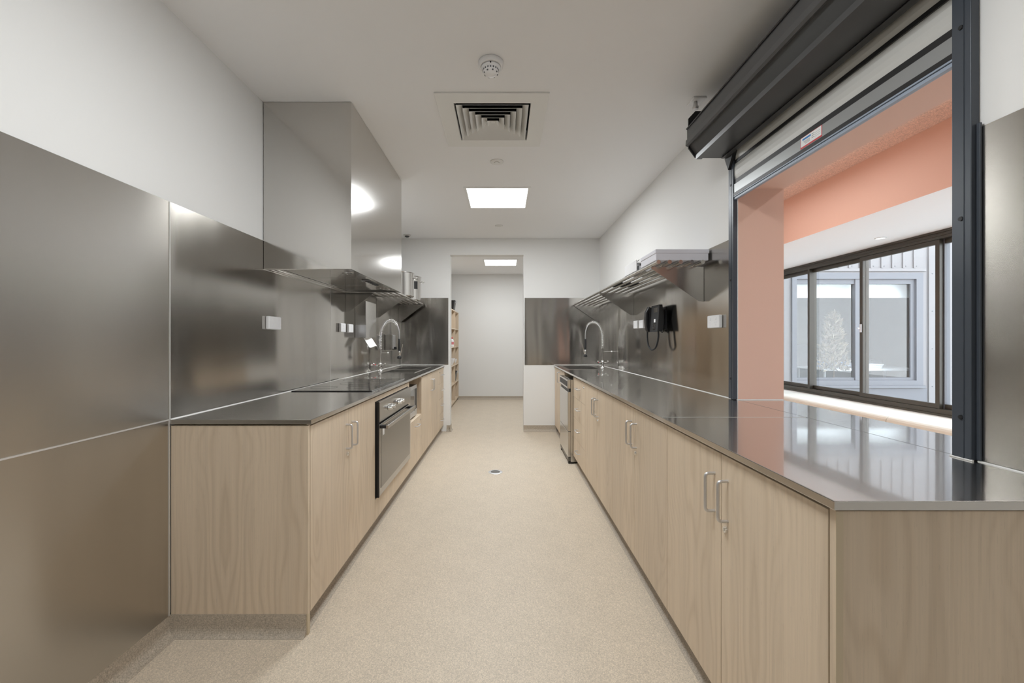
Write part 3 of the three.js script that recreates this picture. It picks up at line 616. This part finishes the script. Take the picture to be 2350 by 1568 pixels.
{
  const x = -0.066, d = 2.16, g = thing('smoke_detector', 'white smoke detector dome on the ceiling before the air diffuser', 'smoke detector', V(x, CEIL - 0.06, d));
  part(g, 'base', lathe([[0, 0], [0.062, 0], [0.064, -0.004], [0.062, -0.022], [0.056, -0.026], [0, -0.026]], x, CEIL, d, 40), M.plastic);
  const h = part(g, 'sensor_head', lathe([[0, -0.026], [0.052, -0.026], [0.050, -0.036], [0.040, -0.040], [0.040, -0.050], [0.030, -0.062], [0.012, -0.066], [0, -0.066]], x, CEIL, d, 40), M.plastic);
  for (let i = 0; i < 18; i++) { const a = i / 18 * Math.PI * 2; part(h, 'vent_slot', new THREE.BoxGeometry(0.006, 0.008, 0.003).translate(0, 0, 0.0398).rotateY(a).translate(x, CEIL - 0.045, -d), M.frameGrey); }
  for (let i = 0; i < 8; i++) { const a = i / 8 * Math.PI * 2 + 0.3; part(h, 'vent_slot', new THREE.BoxGeometry(0.008, 0.006, 0.004).translate(0, 0, 0.0345).rotateY(a).translate(x, CEIL - 0.0565, -d), M.frameGrey); }
  part(h, 'indicator', new THREE.SphereGeometry(0.004, 10, 8).translate(x, CEIL - 0.031, -d + 0.0515), M.black);
}
function disc(x, d, r, label) {
  const g = thing('ceiling_disc', label, 'sprinkler cover', V(x, CEIL - 0.008, d));
  part(g, 'cover', lathe([[0, -0.008], [r * 0.75, -0.008], [r * 0.8, -0.005], [r, -0.004], [r, 0], [0, 0]], x, CEIL, d, 36), M.grille);
  part(g, 'centre', lathe([[0, -0.011], [r * 0.35, -0.011], [r * 0.4, -0.008], [0, -0.008]], x, CEIL, d, 24), M.grille);
}
disc(-0.055, 3.36, 0.054, 'flat white round cover on the ceiling between diffuser and light panel');
disc(-0.06, 5.23, 0.050, 'flat white round cover on the ceiling before the doorway wall');
{
  const x = -1.31, d = 5.70, g = thing('ceiling_sensor', 'small grey round sensor on the ceiling behind the range hood', 'sensor', V(x, CEIL - 0.03, d));
  part(g, 'base', lathe([[0, 0], [0.05, 0], [0.05, -0.012], [0, -0.012]], x, CEIL, d, 28), M.grille);
  part(g, 'dome', lathe([[0, -0.03], [0.02, -0.028], [0.035, -0.012], [0, -0.012]], x, CEIL, d, 28), M.frameGrey);
}
{
  const x = -0.08, d = 4.06, g = thing('floor_drain', 'round steel floor drain set into the beige vinyl', 'drain', V(x, 0, d));
  part(g, 'ring', lathe([[0.046, 0.0005], [0.068, 0.0005], [0.068, 0.002], [0.046, 0.003]], x, 0, d, 36), M.satin);
  part(g, 'grate', lathe([[0, 0.0012], [0.046, 0.0012], [0.046, 0.0005]], x, 0, d, 36), M.steelDark);
}

// ---------------------------------------------------------------- roller shutter at the servery opening
{
  const g = thing('roller_shutter', 'dark grey roller shutter rolled up over the servery opening', 'roller shutter', V(1.25, TOP, 1.82));
  const d0 = 1.05, d1 = 2.468;
  for (const [a, b] of [[1.183, 1.2345], [2.410, 2.460]]) {
    const r = part(g, 'guide_rail', join(bx(1.315, RW - 0.001, TOP + 0.003, 2.335, a, b, 0.002)), M.navy, 'dark blue-grey guide rail');
    for (const y of [1.05, 1.62, 2.17]) part(r, 'screw', new THREE.CylinderGeometry(0.006, 0.007, 0.004, 12).rotateZ(Math.PI / 2).translate(1.3135, y, -(a + b) / 2), M.black);
    part(r, 'rail_lip', bx(1.3135, 1.3155, TOP + 0.004, 2.335, a + 0.018, a + 0.0205), M.navy);
  }
  part(g, 'guide_edge', bx(RW - 0.012, RW - 0.0055, TOP + 0.004, 1.88, 1.172, 1.1825, 0.002), M.navy);
  // hood: front face, two corner trims, sloping panel, underside
  const face = part(g, 'hood_front', bx(1.076, 1.082, 2.435, 2.508, d0, d1), M.hoodGrey);
  part(g, 'hood_top', exD([[1.082, 2.505], [1.082, 2.511], [1.150, 2.600], [RW - 0.001, 2.600], [RW - 0.001, 2.594], [1.153, 2.594]], d0, d1), M.hoodGrey);
  part(g, 'hood_edge', bx(1.070, 1.084, 2.507, 2.515, d0, d1, 0.001), M.black);
  part(g, 'hood_slope', exD([[1.078, 2.430], [1.083, 2.434], [1.142, 2.352], [1.137, 2.347]], d0, d1), M.hoodGrey, 'sloping panel with plaster smudges');
  part(g, 'hood_underside', bx(1.145, 1.290, 2.343, 2.349, d0, d1), M.hoodGrey);
  part(g, 'corner_trim', exD([[1.066, 2.412], [1.078, 2.406], [1.094, 2.412], [1.088, 2.424], [1.082, 2.442], [1.068, 2.442]], d0, d1, 0.002), M.hoodGrey);
  part(g, 'corner_trim', exD([[1.128, 2.334], [1.160, 2.334], [1.160, 2.342], [1.150, 2.351], [1.134, 2.362], [1.124, 2.356]], d0, d1, 0.002), M.hoodGrey);
  part(g, 'corner_trim', exD([[1.270, 2.334], [1.300, 2.334], [1.300, 2.352], [1.282, 2.352]], d0, d1 - 0.01, 0.002), M.hoodGrey);
  for (const [dd, y, t] of [[1.42, 2.398, 0.6], [1.66, 2.385, -0.3], [1.86, 2.40, 0.2], [2.02, 2.38, 0.5]]) {   // plaster smears left on the paint
    const s = new THREE.CircleGeometry(1, 14); const p = s.attributes.position;
    for (let i = 0; i < p.count; i++) { const f = i ? 0.6 + 0.8 * rnd() : 0; p.setXYZ(i, p.getX(i) * 0.010 * f, p.getY(i) * 0.03 * f, 0); }
    s.rotateX(-Math.PI / 2); s.rotateZ(Math.PI); s.rotateY(t * 0.3); s.rotateZ(-0.945); s.translate(1.110 - (y - 2.39) * 0.72 - 0.0023, y, -dd); s.computeVertexNormals();
    part(g, 'plaster_smear', s, std([0.15, 0.15, 0.15], 0.8, { side: THREE.DoubleSide }));
  }
  const plateAt = (a, b) => part(g, 'end_plate', exD([[1.085, 2.40], [1.125, 2.345], [1.335, 2.345], [1.335, 2.618], [1.125, 2.618], [1.085, 2.575]].map((p) => [p[0], p[1]]), a, b), M.black);
  plateAt(d1, d1 + 0.008); plateAt(d0 - 0.008, d0);
  part(g, 'gusset', exX([[d1 - 0.03, 2.26], [d1 + 0.006, 2.335], [d1 + 0.006, 2.35], [d1 - 0.09, 2.35]], 1.30, 1.333), M.black);
  part(g, 'curtain_roll', rodTo(V(1.215, 2.48, d0 + 0.01), V(1.215, 2.48, d1 - 0.01), 0.10, 40), M.slatLight);
  // curtain: slats with dark joints, then the bottom bar
  const cx = 1.327, ca = 1.228, cb = 2.418;
  const slat = (y0, y1, m) => part(g, 'slat', exD([[cx, y0], [cx + 0.008, y0], [cx + 0.008, y1], [cx, y1], [cx - 0.005, y1 - (y1 - y0) * 0.25], [cx - 0.006, (y0 + y1) / 2], [cx - 0.005, y0 + (y1 - y0) * 0.25]], ca, cb), m);
  slat(2.303, 2.385, M.slatLight); slat(2.192, 2.284, M.slatLight);
  part(g, 'slat', exD([[1.322, 2.385], [1.333, 2.385], [1.318, 2.47], [1.306, 2.47]], ca, cb), M.slatLight);
  for (const [y0, y1] of [[2.284, 2.303], [2.166, 2.192]]) part(g, 'slat_joint', bx(cx - 0.004, cx + 0.009, y0, y1, ca, cb, 0.002), M.black);
  const bar = part(g, 'bottom_bar', bx(cx - 0.008, cx + 0.010, 2.115, 2.166, ca, cb, 0.002), M.barGrey, 'grey bottom bar');
  part(bar, 'lower_rail', bx(cx - 0.010, cx + 0.012, 2.098, 2.115, ca, cb, 0.001), M.black);
  part(bar, 'weather_strip', join(bx(cx - 0.0095, cx - 0.002, 2.092, 2.098, ca, cb, 0.001), bx(cx - 0.006, cx + 0.010, 2.078, 2.090, ca, cb, 0.001)), M.edgeBlue, 'pale blue-grey edge');
  part(bar, 'strip_seal', bx(cx - 0.004, cx + 0.006, 2.090, 2.0925, ca, cb), M.black);
  // sticker: white with a red border, blue heading and a few printed lines too small to read
  const sx = cx - 0.0086, s0 = 1.742, s1 = 1.868;
  const st = part(bar, 'sticker', bx(sx, sx + 0.0006, 2.1175, 2.1655, s0, s1), M.red, 'white sticker with red border and blue heading');
  part(st, 'sticker_face', bx(sx - 0.0004, sx, 2.1245, 2.164, s0 + 0.003, s1 - 0.003), M.paper);
  part(st, 'print', join(bx(sx - 0.0007, sx - 0.0004, 2.150, 2.158, 1.805, 1.855)), std([0.05, 0.22, 0.55], 0.6));
  part(st, 'print', join(...[2.145, 2.141, 2.137, 2.133].map((y, i) => bx(sx - 0.0007, sx - 0.0004, y - 0.0012, y, 1.81, 1.85 - 0.004 * i)), ...[2.155, 2.147, 2.139].map((y) => bx(sx - 0.0007, sx - 0.0004, y - 0.002, y, 1.785, 1.80)), ...[2.152, 2.144, 2.136].map((y) => bx(sx - 0.0007, sx - 0.0004, y - 0.0007, y, 1.75, 1.783))), std([0.18, 0.18, 0.2], 0.6));
}
{
  const x = 1.14, d = 2.50, g = thing('cable_outlet', 'white ceiling plate with grey cable gland above the shutter end', 'cable outlet', V(x, CEIL - 0.05, d));
  part(g, 'plate', bx(x - 0.03, x + 0.05, CEIL - 0.010, CEIL, d - 0.04, d + 0.05, 0.004), M.plastic);
  part(g, 'gland', lathe([[0, 0], [0.016, 0], [0.018, 0.012], [0.014, 0.024], [0.010, 0.045], [0, 0.045]], x, CEIL - 0.055, d, 20), M.satin);
}

// ---------------------------------------------------------------- store-room shelving and what stands on it
{
  const g = thing('pigeonhole_shelf', 'pale timber pigeonhole shelving against the store room wall', 'shelving', V(-1.17, 0, 8.1));
  const F = -0.972, B = -1.375, ds = [7.20, 7.815, 8.43, 9.06], ys = [0.055, 0.414, 0.773, 1.132, 1.491, 1.85];
  part(g, 'back_panel', bx(B, B + 0.006, 0.055, 1.868, 7.2, 9.06), M.wood);
  for (const y of ys) part(g, 'shelf_board', bx(B + 0.006, F, y, y + 0.018, 7.2, 9.06, 0.001), M.wood);
  ds.forEach((d, i) => { for (let k = 0; k < 5; k++) part(g, 'upright', bx(B + 0.006, F + 0.0005, ys[k] + 0.018, ys[k + 1], d - (i === 3 ? 0.018 : i === 0 ? 0 : 0.009), d + (i === 3 ? 0 : i === 0 ? 0.018 : 0.009)), M.wood); });
  part(g, 'plinth', bx(B + 0.01, F - 0.03, 0, 0.055, 7.22, 9.04), M.carcass);
}
function tub(x, y, d, label) {
  const g = thing('storage_tub', label, 'tub', V(x, y, d));
  const t = new THREE.CylinderGeometry(0.20, 0.165, 0.20, 4, 1, true).rotateY(Math.PI / 4), ti = new THREE.CylinderGeometry(0.194, 0.16, 0.197, 4, 1, true).rotateY(Math.PI / 4);
  ti.index.array.reverse(); ti.computeVertexNormals(); t.computeVertexNormals();
  part(g, 'body', join(t.translate(x, y + 0.10, -d), ti.translate(x, y + 0.102, -d), bx(x - 0.113, x + 0.113, y, y + 0.004, d - 0.113, d + 0.113)), M.black);
  part(g, 'rim', exY(rectPts(x - 0.152, x + 0.152, d - 0.152, d + 0.152), y + 0.192, y + 0.206, 0.003, [rectPts(x - 0.135, x + 0.135, d - 0.135, d + 0.135)]), M.black);
  part(g, 'clip', bx(x + 0.140, x + 0.165, y + 0.16, y + 0.215, d - 0.03, d + 0.03, 0.004), M.satin, 'grey side clip');
}
tub(-1.122, 1.868, 8.50, 'black plastic tub on top of the pigeonhole shelving');
tub(-1.122, 0.432, 8.74, 'black plastic tub inside a low pigeonhole');
{
  const x = -1.025, y = 1.150, d = 8.24, g = thing('bottle', 'white bottle with red cap and red label in the pigeonhole shelving', 'bottle', V(x, y, d));
  part(g, 'body', lathe([[0, 0], [0.045, 0], [0.048, 0.01], [0.048, 0.12], [0.03, 0.15], [0.018, 0.158], [0, 0.158]], x, y, d, 28), M.plastic);
  part(g, 'cap', lathe([[0, 0.158], [0.026, 0.158], [0.026, 0.185], [0, 0.188]], x, y, d, 24), M.red, 'red cap');
  part(g, 'label_band', new THREE.CylinderGeometry(0.0485, 0.0485, 0.05, 28, 1, true).translate(x, y + 0.07, -d), std([0.62, 0.20, 0.22], 0.6));
}
for (const [d, lab] of [[8.22, 'larger white bowl on a pigeonhole shelf beside the upright'], [8.66, 'smaller white bowl on a pigeonhole shelf at the end wall']]) {
  const k = d < 8.3 ? 1 : 0.75, x = -1.05 - (d > 8.3 ? -0.01 : 0), y = 0.791, g = thing('bowl', lab, 'bowl', V(x, y, d));
  part(g, 'body', lathe([[0, 0], [0.05, 0], [0.055, 0.008], [0.085, 0.07], [0.098, 0.135], [0.094, 0.135], [0.08, 0.07], [0.05, 0.014], [0, 0.012]].map((p) => [p[0] * k, p[1] * k]), x, y, d, 36), M.plastic);
  part(g, 'foot_ring', lathe([[0.035 * k, 0], [0.05 * k, 0], [0.05 * k, 0.004], [0.035 * k, 0.004]], x, y, d, 30), M.plastic);
}

// ---------------------------------------------------------------- the dining side beyond the servery
const NOOK = 6.08, WX = 3.875, HEAD = 2.256, SILL = 0.596, BK = 2.86;   // window plane, soffit height, window foot, bulkhead plane
structure('wall_back', bx(1.605, 4.03, 0, 2.9, NOOK, NOOK + 0.07), M.whitePaint, 'white end wall of the window nook');
structure('wall_front', bx(1.605, 4.03, 0, 2.9, NEAR - 0.15, NEAR), M.whitePaint, 'white end wall of the dining room');
structure('ceiling', bx(1.605, BK + 0.12, CEIL, CEIL + 0.06, NEAR - 0.15, NOOK), M.felt, 'coral fibre acoustic ceiling of the dining room');
structure('trim_1', exD([[BK, HEAD], [BK + 0.002, HEAD], [BK + 0.002, HEAD + 0.02], [BK + 0.12, HEAD + 0.02], [BK + 0.12, CEIL], [BK, CEIL]], NEAR, NOOK), M.coral, 'coral bulkhead above the window nook');
structure('ceiling', bx(BK + 0.002, 4.03, HEAD, HEAD + 0.02, NEAR, NOOK), M.whitePaint, 'white soffit of the window nook');
const winD0 = 0.55, winD1 = 6.07;
structure('wall_right', exX(rectPts(NEAR, NOOK, 0, HEAD), WX, WX + 0.15, 0, [rectPts(winD0, winD1, SILL, HEAD - 0.001)]), M.whitePaint, 'white wall around the sliding window');
{
  const x = 3.62, d = 4.04, g = thing('downlight', 'small round downlight in the white soffit by the window', 'light', V(x, HEAD - 0.006, d));
  part(g, 'trim_ring', lathe([[0.036, 0], [0.045, 0], [0.045, -0.004], [0.036, -0.005]], x, HEAD, d, 32), M.whitePaint);
  part(g, 'lens', lathe([[0, -0.003], [0.036, -0.003], [0.036, 0], [0, 0]], x, HEAD, d, 32), M.lamp, 'glowing lens');
  const l = new THREE.SpotLight(col(1, 0.96, 0.9), 1.2, 0, 0.9, 0.6); l.position.set(x, HEAD - 0.012, -d); l.target.position.set(x, 0, -d); l.castShadow = true; l.shadow.radius = 2; scene.add(l, l.target);
}
for (const d of [0.9, 3.6]) { // linear fittings on the dining-room ceiling
  const x = 2.27, g = thing('linear_light', d < 2 ? 'slim linear ceiling light before the servery opening' : 'slim linear ceiling light past the servery opening', 'light', V(x, CEIL - 0.04, d));
  part(g, 'body', bx(x - 0.04, x + 0.04, CEIL - 0.035, CEIL, d - 0.75, d + 0.75, 0.003), M.whitePaint);
  part(g, 'diffuser', bx(x - 0.032, x + 0.032, CEIL - 0.042, CEIL - 0.034, d - 0.74, d + 0.74, 0.002), M.lamp, 'glowing strip');
  areaLight(x, CEIL - 0.044, d, 0.064, 1.46, 17);
}
{ // window seat with cushions
  const g = thing('window_seat', 'cream window seat with rolled front edge below the sliding window', 'bench', V(3.65, 0, 3.2));
  part(g, 'base', bx(3.46, WX - 0.002, 0, 0.50, NEAR + 0.02, NOOK - 0.01), M.whitePaint);
  const prof = [[3.46, 0.50], [3.45, 0.50]];
  for (let i = 0; i <= 8; i++) { const a = -Math.PI / 2 - i / 8 * Math.PI; prof.push([3.462 + 0.046 * Math.cos(a), 0.547 + 0.046 * Math.sin(a)]); }
  prof.push([WX - 0.003, 0.593], [WX - 0.003, 0.50]);
  for (const [a, b] of [[-1.5, 0.4], [0.405, 2.296], [2.302, 3.758], [3.764, 6.06]]) part(g, 'cushion', exD(prof, a, b, 0.004), M.cream);
}
{ // sliding window
  const w = structure('window_1', bx(WX + 0.02, WX + 0.11, HEAD - 0.075, HEAD - 0.002, winD0, winD1), M.bronze, 'dark bronze sliding window onto the courtyard');
  const a0 = WX + 0.02, a1 = WX + 0.11;
  part(w, 'sill_rail', bx(a0, a1, SILL, SILL + 0.062, winD0, winD1), M.bronze);
  part(w, 'jamb', bx(a0, a1, SILL + 0.062, HEAD - 0.075, winD1 - 0.05, winD1), M.bronze);
  part(w, 'jamb', bx(a0, a1, SILL + 0.062, HEAD - 0.075, winD0, winD0 + 0.05), M.bronze);
  part(w, 'track', join(bx(a0 - 0.012, a0, HEAD - 0.022, HEAD - 0.002, winD0, winD1), bx(a0 - 0.006, a0, HEAD - 0.050, HEAD - 0.040, winD0, winD1), bx(a0 - 0.012, a0, SILL, SILL + 0.02, winD0, winD1)), M.bronze);
  // sashes: inner ones stand forward of the outer ones
  const sash = (d0, d1, x0) => {
    const o = part(w, 'sash', exX(rectPts(d0, d1, SILL + 0.064, HEAD - 0.077), x0, x0 + 0.034, 0.002, [rectPts(d0 + 0.038, d1 - 0.038, SILL + 0.105, HEAD - 0.118)]), M.bronze);
    part(o, 'pane', bx(x0 + 0.015, x0 + 0.0152, SILL + 0.106, HEAD - 0.119, d0 + 0.0385, d1 - 0.0385), M.glass);
    return o;
  };
  sash(5.36, 6.03, a0 + 0.046);
  sash(4.575, 5.40, a0 + 0.046);
  const front = sash(3.765, 4.61, a0 + 0.006);
  sash(2.95, 3.80, a0 + 0.046); sash(2.15, 2.99, a0 + 0.006); sash(1.35, 2.19, a0 + 0.046); sash(0.6, 1.39, a0 + 0.006);
  part(w, 'mullion', bx(a0, a1, SILL + 0.06, HEAD - 0.075, 5.355, 5.39), M.bronze);
  part(w, 'mullion', bx(a0 + 0.042, a1, SILL + 0.06, HEAD - 0.075, 3.755, 3.79), M.frameGrey);
  part(front, 'latch', join(bx(a0 - 0.006, a0 + 0.006, 1.36, 1.45, 4.58, 4.60, 0.003), rodTo(V(a0 - 0.03, 1.405, 4.595), V(a0 - 0.004, 1.405, 4.595), 0.008)), M.satin, 'small silver latch');
}

// ---------------------------------------------------------------- courtyard and the neighbouring wing
structure('ground', bx(4.03, 14, -0.12, -0.02, -8, 12), M.paving, 'pale courtyard paving');
{
  const Z = 6.15, L = 4.20, R = 6.11, s = 0.60, hd = 2.258;
  const g = thing('building_wing', 'pale ribbed metal-clad wing with wide grey window across the courtyard', 'building', V(5.6, -0.02, Z));
  part(g, 'wall', exD(rectPts(4.035, 9.5, -0.02, 3.3), Z, Z + 0.15, 0, [rectPts(L, R, s, hd)]), M.clad);
  for (let i = 0; i < 34; i++) { const x = 4.10 + i * 0.158; if (x > 6.12) break; const r = part(g, 'cladding_rib', exD([[x - 0.012, 2.33], [x + 0.012, 2.33], [x + 0.012, 3.3], [x - 0.012, 3.3]], Z - 0.016, Z - 0.0005, 0.003), M.clad); part(r, 'screw', rodTo(V(x + 0.045, 2.36, Z - 0.004), V(x + 0.045, 2.36, Z), 0.008), M.frameGrey); }
  part(g, 'head_flashing', bx(4.05, 6.16, 2.285, 2.325, Z - 0.02, Z), M.clad);
  part(g, 'corner_flashing', bx(6.20, 6.215, 0, 3.3, Z - 0.02, Z), M.clad);
  part(g, 'corner_flashing', bx(6.42, 6.435, 0, 3.3, Z - 0.03, Z), M.clad);
  for (const x of [6.27, 6.50]) for (const y of [0.6, 1.15, 1.7, 2.25]) part(g, 'screw', rodTo(V(x, y, Z - 0.004), V(x, y, Z), 0.008), M.frameGrey);
  const fr = part(g, 'window_frame', exD(rectPts(L, R, s, hd), Z - 0.03, Z + 0.08, 0.003, [rectPts(L + 0.07, R - 0.10, s + 0.09, hd - 0.09)]), M.frameGrey);
  part(fr, 'sub_frame', exD(rectPts(L + 0.05, R - 0.07, s + 0.06, hd - 0.06), Z + 0.0, Z + 0.02, 0.002, [rectPts(L + 0.085, R - 0.16, s + 0.13, hd - 0.16)]), M.frameGrey);
  part(fr, 'mullion', bx(5.13, 5.215, s + 0.09, hd - 0.09, Z - 0.015, Z + 0.05, 0.003), M.frameGrey);
  part(fr, 'sill', bx(L - 0.02, R + 0.02, s - 0.02, s + 0.015, Z - 0.05, Z - 0.02, 0.003), M.frameGrey);
  part(fr, 'pane', bx(L + 0.08, 5.135, s + 0.1, hd - 0.1, Z + 0.024, Z + 0.0242), M.glass);
  part(fr, 'pane', bx(5.21, R - 0.12, s + 0.1, hd - 0.1, Z + 0.030, Z + 0.0302), M.glass);
  part(g, 'base_panel', bx(4.05, 6.18, 0, s - 0.03, Z - 0.012, Z), M.frameGrey);
  // the room inside the wing
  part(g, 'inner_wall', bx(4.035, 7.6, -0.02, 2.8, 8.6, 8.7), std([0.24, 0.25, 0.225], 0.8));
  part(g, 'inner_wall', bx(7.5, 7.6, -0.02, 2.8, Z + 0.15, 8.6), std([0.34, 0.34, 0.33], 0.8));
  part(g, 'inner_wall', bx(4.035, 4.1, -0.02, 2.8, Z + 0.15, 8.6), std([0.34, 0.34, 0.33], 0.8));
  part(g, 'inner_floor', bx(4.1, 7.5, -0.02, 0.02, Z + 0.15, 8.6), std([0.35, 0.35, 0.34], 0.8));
  part(g, 'inner_ceiling', bx(4.035, 7.6, 2.75, 2.8, Z + 0.15, 8.6), M.whitePaint);
}
for (const [a, b, lab] of [[4.30, 5.23, 'white roller blind drawn part way down behind the left sash'], [5.29, 6.14, 'white roller blind drawn part way down behind the right sash']]) {
  const g = thing('roller_blind', lab.replace('left', 'plant-side').replace('right', 'table-side'), 'blind', V((a + b) / 2, 1.92, 6.34));
  part(g, 'fabric', bx(a, b, 1.93, 2.20, 6.335, 6.337), std([0.82, 0.85, 0.87], 0.8));
  part(g, 'bottom_rail', bx(a, b, 1.915, 1.93, 6.33, 6.342, 0.002), M.plastic);
  part(g, 'tube', rodTo(V(a, 2.215, 6.34), V(b, 2.215, 6.34), 0.02), M.plastic);
}
{
  const g = thing('table', 'white table covered with papers inside the neighbouring wing', 'table', V(5.8, 0.02, 6.95));
  part(g, 'tabletop', bx(5.02, 6.62, 0.795, 0.83, 6.60, 7.30, 0.004), M.plastic);
  for (const [x, d] of [[5.08, 6.66], [6.56, 6.66], [5.08, 7.24], [6.56, 7.24]]) part(g, 'leg', rodTo(V(x, 0.02, d), V(x, 0.796, d), 0.018), M.plastic);
  part(g, 'cable_tray', bx(5.5, 6.4, 0.66, 0.67, 6.66, 6.76), M.plastic);
  for (let i = 0; i < 4; i++) single('folder', bx(5.58 + 0.01 * i, 5.95 + 0.012 * i, 0.831 + i * 0.018, 0.847 + i * 0.018, 6.62, 6.86, 0.003), i % 2 ? M.plastic : M.lilac, ['lowest', 'second', 'third', 'topmost'][i] + ' folder of the stack on the white table', 'folder', 'folders stacked on the white table');
  single('blue_carton', bx(5.24, 5.62, 0.831, 0.93, 6.90, 7.15, 0.004), std([0.10, 0.22, 0.45], 0.6), 'flat light blue carton on the white table behind the plant', 'box');
  single('document_tray', bx(5.75, 6.30, 0.831, 0.95, 7.0, 7.25, 0.006), M.frameGrey, 'grey document tray at the back of the white table', 'tray');
}
{
  const g = thing('office_chair', 'dark upholstered office chair behind the white table', 'chair', V(5.52, 0.02, 7.65));
  const x = 5.52, d = 7.85;
  part(g, 'backrest', exD([[x - 0.20, 0.72], [x + 0.20, 0.72], [x + 0.17, 1.16], [x + 0.12, 1.20], [x - 0.12, 1.20], [x - 0.17, 1.16]], d, d + 0.06, 0.01), M.frameGrey);
  part(g, 'seat', bx(x - 0.23, x + 0.23, 0.46, 0.53, d - 0.44, d + 0.02, 0.025), M.frameGrey);
  part(g, 'column', rodTo(V(x, 0.10, d - 0.2), V(x, 0.46, d - 0.2), 0.025), M.black);
  part(g, 'back_support', bx(x - 0.03, x + 0.03, 0.50, 0.75, d + 0.03, d + 0.055), M.black);
  for (let i = 0; i < 5; i++) { const a = i / 5 * Math.PI * 2; part(g, 'foot', join(rodTo(V(x, 0.10, d - 0.2), V(x + 0.27 * Math.cos(a), 0.075, d - 0.2 + 0.27 * Math.sin(a)), 0.015), new THREE.SphereGeometry(0.028, 10, 8).translate(x + 0.27 * Math.cos(a), 0.048, -(d - 0.2 + 0.27 * Math.sin(a)))), M.black); }
}
{ // tan shrub, added to stand in for a tree reflected in the wing's glass
  const x = 5.06, d = 6.46, y = 0.02, g = thing('reflected_tree_plant', 'tall tan-leafed potted plant added behind the wing window for a reflected tree', 'plant', V(x, y, d));
  part(g, 'pot', lathe([[0, 0], [0.09, 0], [0.12, 0.24], [0.125, 0.26], [0.11, 0.26], [0, 0.23]], x, y, d, 24), M.plastic);
  part(g, 'stem', tube([V(x, 0.22, d), V(x + 0.01, 0.8, d), V(x - 0.02, 1.3, d), V(x - 0.03, 1.62, d)], 0.011, 20, 6), std([0.16, 0.11, 0.07], 0.9));
  const tones = [[0.24, 0.19, 0.13], [0.17, 0.13, 0.08], [0.33, 0.28, 0.21], [0.09, 0.07, 0.04]], sets = tones.map(() => []);
  const leaf = new THREE.BufferGeometry(); leaf.setAttribute('position', new THREE.Float32BufferAttribute([0, 0, 0, 0.012, 0.035, 0.004, 0, 0.085, 0, 0, 0, 0, 0, 0.085, 0, -0.012, 0.035, 0.004], 3)); leaf.computeVertexNormals();
  for (let i = 0; i < 1500; i++) {
    const t = Math.pow(rnd(), 0.85), yy = 0.85 + 0.82 * t, rad = (0.05 + 0.23 * (1 - t)) * Math.sqrt(rnd()), a = rnd() * Math.PI * 2;
    const l = leaf.clone().scale(1.1, 0.7 + 0.6 * rnd(), 1.1).rotateZ((rnd() - 0.5) * 2.6).rotateX((rnd() - 0.5) * 1.6).rotateY(rnd() * 6.28);
    l.translate(x + Math.cos(a) * rad, yy - rad * 0.25, -(d + Math.sin(a) * rad * 0.45)); sets[Math.floor(rnd() * 4)].push(l);
  }
  sets.forEach((s, i) => { const o = part(g, 'foliage', mergeGeometries(s), std(tones[i], 0.9, { side: THREE.DoubleSide })); o.userData.kind = 'stuff'; });
}

renderer.render(scene, camera);
